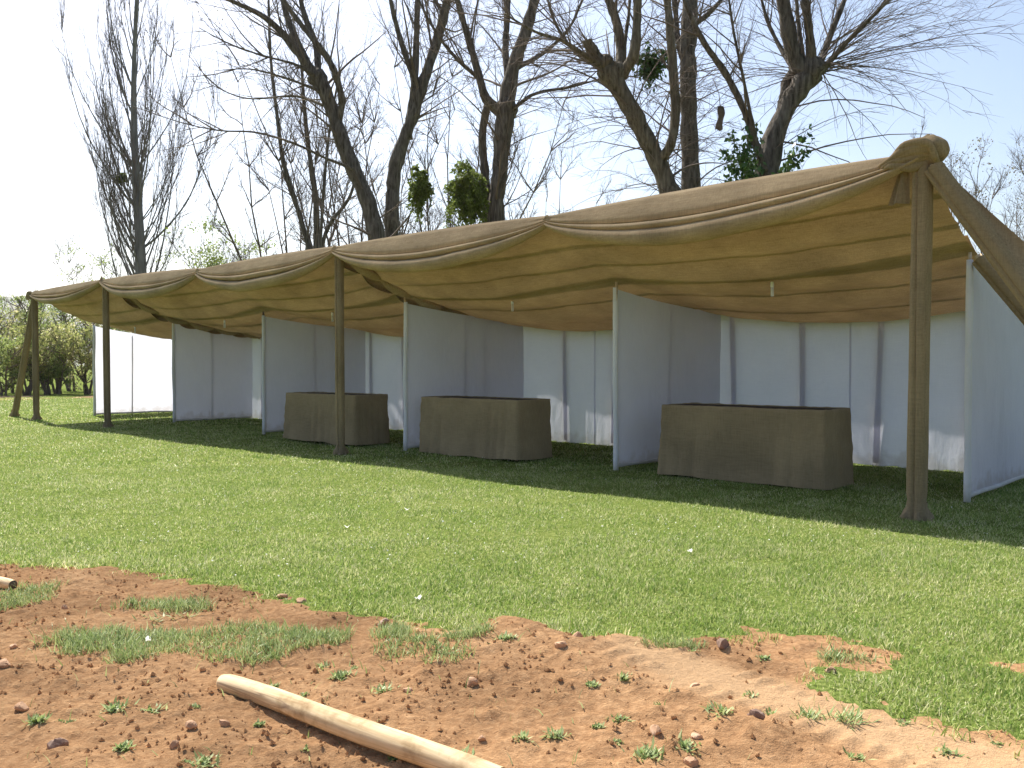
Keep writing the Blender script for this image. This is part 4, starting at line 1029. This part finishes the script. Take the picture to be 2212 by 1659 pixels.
# crumbs nobody could count
mb = MB(); n = 26000
x = R.uniform(-4.6, 4.4, n); y = R.uniform(2.9, 7.2, n); sf = soil_field(x, y); pk = packed(x, y)
cl = fbm(x * 2, y * 2, 33, 3)
ok = (sf > 0.02) & (R.uniform(0, 1, n) < np.clip(0.28 + cl, 0.03, 1)) & (R.uniform(0, 1, n) > 0.85 * pk); x, y = x[ok], y[ok]; z = hz(x, y); n = len(x)
s = 0.004 + 0.011 * R.uniform(0, 1, n) ** 3
o8 = np.array([[1, 0, 0], [-1, 0, 0], [0, 1, 0], [0, -1, 0], [0, 0, 1], [0, 0, -.6]], float)
v = np.stack([x, y, z + s * 0.3], -1)[:, None, :] + (o8[None] * R.uniform(0.6, 1.3, (n, 6, 1)) + R.normal(0, 0.15, (n, 6, 3))) * s[:, None, None]
f = np.array([[0, 2, 4], [2, 1, 4], [1, 3, 4], [3, 0, 4], [2, 0, 5], [1, 2, 5], [3, 1, 5], [0, 3, 5]])
mb.add(v.reshape(-1, 3), t=(f[None] + 6 * np.arange(n)[:, None, None]).reshape(-1, 3))
tag(mb.build('soil_crumbs', M_SOIL, smooth=False), 'fine crumbs of red soil strewn over the bare ground', 'soil', kind='stuff')

# ------------------------------------------------------------------ weeds
def weed(px, py, size, label, seed, blades=26, broad=True):
    R = np.random.default_rng(seed); p = G(px, py); p[2] = float(hz(p[0], p[1])[0]) - 0.005
    mb = MB(); a = R.uniform(0, 6.28, blades); el = R.uniform(0.1, 1.0, blades); L = size * R.uniform(0.5, 1.2, blades)
    c = p + np.stack([R.normal(0, size * .45, blades), R.normal(0, size * .38, blades), np.zeros(blades)], -1)
    d = np.stack([np.cos(a) * np.cos(el), np.sin(a) * np.cos(el), np.sin(el)], -1)
    w = np.stack([-np.sin(a), np.cos(a), np.zeros(blades)], -1) * (0.0055 if broad else 0.0035)
    quad_leaves(mb, c, d * L[:, None], w)
    o = mb.build('weed', M_WEED, None, False)
    return tag(o, label, 'weed', 'weeds sprouting in the bare soil')
wl = 'small green weed tuft sprouting from the bare soil'
wp = [(830, 1495), (770, 1445), (740, 1465), (960, 1435), (660, 1500), (640, 1525), (150, 1555), (130, 1552), (250, 1535), (330, 1540), (265, 1620), (440, 1650), (400, 1650), (1130, 1600), (1200, 1590), (1290, 1575), (1340, 1560), (1330, 1610), (1400, 1640), (1480, 1620),
      (1660, 1545), (1280, 1500), (1350, 1490), (1420, 1530), (660, 1620), (850, 1640), (980, 1640), (590, 1480), (700, 1440), (1090, 1420), (1650, 1430), (1500, 1415), (1950, 1560), (2050, 1620), (2150, 1600), (1850, 1650), (420, 1530), (560, 1570), (80, 1560), (900, 1400), (1560, 1560), (1620, 1500)]
ORD = 'first second third fourth fifth sixth seventh eighth ninth tenth eleventh twelfth thirteenth fourteenth fifteenth sixteenth seventeenth eighteenth nineteenth twentieth'.split()
bands = [[q for q in sorted(wp) if q[1] < 1500], [q for q in sorted(wp) if 1500 <= q[1] < 1580], [q for q in sorted(wp) if q[1] >= 1580]]
wname = {}
for b_, where in zip(bands, ('in the soil behind the long pole', 'in the middle of the soil', 'along the bottom edge of the picture')):
    for j, q in enumerate(b_): wname[q] = 'green weed tuft, %s from the left %s' % (ORD[j], where)
for k, (px, py) in enumerate(wp):
    wl = wname[(px, py)]
    weed(px, py, 0.018 + 0.045 * R.uniform() ** 1.5, wl, 1000 + k, 24 + int(70 * R.uniform()))
weed(385, 1330, 0.09, 'taller dark weed stalk standing at the top of the green patch', 1101, 16)
weed(335, 1340, 0.08, 'leafy upright weed left of the taller dark stalk', 1102, 18)
weed(1750, 1548, 0.07, 'flattened tuft of grass lying on the wheel track', 1103, 80, False)
weed(1825, 1555, 0.075, 'bluish flattened tuft of grass right of the other tuft on the track', 1104, 80, False)
weed(1800, 1418, 0.07, 'grass tuft in the loose soil at the right turf edge', 1105, 80, False)

# ------------------------------------------------------------------ grass
def grass(name, x0, x1, y0, y1, dens, h, w, seed, two=True, view=True, patch=False):
    R = np.random.default_rng(seed)
    n = int((x1 - x0) * (y1 - y0) * dens)
    x = R.uniform(x0, x1, n); y = R.uniform(y0, y1, n)
    if view:
        m = np.abs(x) < y * 0.63 + 0.8; x, y = x[m], y[m]
    sf = soil_field(x, y); gf = green_field(x, y); n = len(x)
    pr = np.where(sf < 0, np.clip(0.30 - sf * 4.0, 0, 1), np.clip(gf * 3.0 + 0.1, 0, 0.95))
    edge = np.clip(0.26 - sf * 1.5, 0, 1) * np.clip(0.3 + 2.2 * fbm(x * 5, y * 5, 58, 3), 0, 1) * (sf >= 0)
    cl = fbm(x * 3, y * 3, 55, 3); pr = pr * np.clip(0.85 + 0.9 * cl, 0.25, 1)
    stray = R.uniform(0, 1, n) < 0.004
    pr = np.where((sf >= 0) == patch, pr, 0 if patch else edge)
    if not patch: stray &= False
    m = (R.uniform(0, 1, n) < pr) | (stray & (packed(x, y) < 0.4)); x, y, cl = x[m], y[m], cl[m]; sf = sf[m]; n = len(x)
    z = hz(x, y) - 0.004
    a = R.uniform(0, 2 * np.pi, n); ln = R.uniform(0.25, 1.35, n)
    L = h * R.uniform(0.55, 1.35, n) * (1 + 0.5 * cl) * np.where(sf > 0, 1.35, 1)
    d1 = np.stack([np.cos(a) * np.sin(ln * .6), np.sin(a) * np.sin(ln * .6), np.cos(ln * .6)], -1)
    d2 = np.stack([np.cos(a) * np.sin(ln), np.sin(a) * np.sin(ln), np.cos(ln)], -1)
    ang = R.uniform(0, 2 * np.pi, n)
    s = np.stack([np.cos(ang), np.sin(ang), np.zeros(n)], -1) * (w * R.uniform(0.6, 1.3, n))[:, None] / 2
    p = np.stack([x, y, z], -1)
    mb = MB()
    if two:
        q = p + d1 * (L * 0.55)[:, None]; e = q + d2 * (L * 0.55)[:, None]
        v = np.stack([p - s, p + s, q + s * .8, q - s * .8, e], 1).reshape(-1, 3); k = np.arange(n)[:, None] * 5
        mb.add(v, q=k + [0, 1, 2, 3], t=k + [3, 2, 4])
    else:
        e = p + d2 * L[:, None]; v = np.stack([p - s, p + s, e], 1).reshape(-1, 3); mb.add(v, t=np.arange(3 * n).reshape(-1, 3))
    o = mb.build(name, M_WEED if patch else M_GRASS, None, False)
    return o, n
o, tot = grass('turf_patch', -5.2, 5.6, 3.2, 7.6, 9000, 0.040, 0.0058, 8, True, True, True)
tag(o, 'patches of greener grass left standing in the bare soil', 'grass', kind='stuff')
for (nm, lab, a) in (('lawn_grass', 'short mown lawn grass in the near foreground', (-5.2, 5.6, 3.2, 7.6, 9000, 0.034, 0.0055, 1, True)),
                     ('lawn_grass', 'sunlit mown lawn between the soil and the tent', (-8.5, 9, 7.6, 13, 3600, 0.036, 0.009, 2, False)),
                     ('lawn_grass', 'lawn grass under and beside the tent', (-15, 11, 13, 22, 1100, 0.04, 0.016, 3, False)),
                     ('lawn_grass', 'far lawn grass before the orchard', (-30, 6, 22, 41, 260, 0.05, 0.035, 4, False))):
    o, n = grass(nm, *a); tot += n
    tag(o, lab, 'grass', kind='stuff')
print('blades', tot)
# daisies and petals
mb = MB(); n = 11000
x = R.uniform(-14, 9, n); y = R.uniform(6.0, 30, n)
cl = fbm(x * 0.9, y * 0.9, 77, 3); sf = soil_field(x, y)
ok = (np.abs(x) < 0.63 * y + .5) & (sf < -0.2) & (R.uniform(0, 1, n) < np.clip(0.35 + 1.1 * cl, 0.02, 1)); x, y = x[ok], y[ok]; n = len(x)
z = hz(x, y) + 0.038
s = R.uniform(0.004, 0.008, n)
th = np.arange(6) * np.pi / 3
ring = np.stack([np.cos(th), np.sin(th), 0.15 * np.cos(2 * th)], -1)
tilt = R.normal(0, 0.35, (n, 2))
v = ring[None] * s[:, None, None]; v = v + np.stack([np.zeros((n, 6)), np.zeros((n, 6)), (ring[None, :, 0] * tilt[:, :1] + ring[None, :, 1] * tilt[:, 1:]) * s[:, None]], -1)
v = v + np.stack([x, y, z], -1)[:, None, :]
k = np.arange(n)[:, None] * 6
mb.add(v.reshape(-1, 3), q=np.concatenate([k + [0, 1, 2, 3], k + [0, 3, 4, 5]]))
tag(mb.build('daisies', M_PETAL, None, False), 'tiny white daisies sprinkled over the lawn', 'flowers', kind='stuff')
for k, (px, py, lab) in enumerate(((750, 1146, 'pale fallen leaf on the lawn left of centre'), (903, 1302, 'pale fallen leaf on the lawn near the soil mound'), (320, 1392, 'white flowers in the green patch among the soil'), (880, 1108, 'pale leaf on the lawn below the middle table'), (1490, 1115 + 85, 'small pale leaf on the lawn right of centre'))):
    p = G(px, py); p[2] = float(hz(p[0], p[1])[0]) + 0.035; r = 0.03
    a = np.linspace(0, 2 * np.pi, 11)[:-1]; rr = r * (0.7 + 0.3 * np.cos(2 * a))
    v = np.stack([p[0] + rr * np.cos(a + k), p[1] + rr * np.sin(a + k), p[2] + 0.012 * np.cos(2 * a)], -1)
    mb = MB(); mb.add(np.r_[v, [p + [0, 0, -0.006]]], t=[[i, (i + 1) % 10, 10] for i in range(10)])
    tag(mb.build('fallen_leaf', M_PETAL), lab, 'leaf', 'pale bits lying on the lawn')
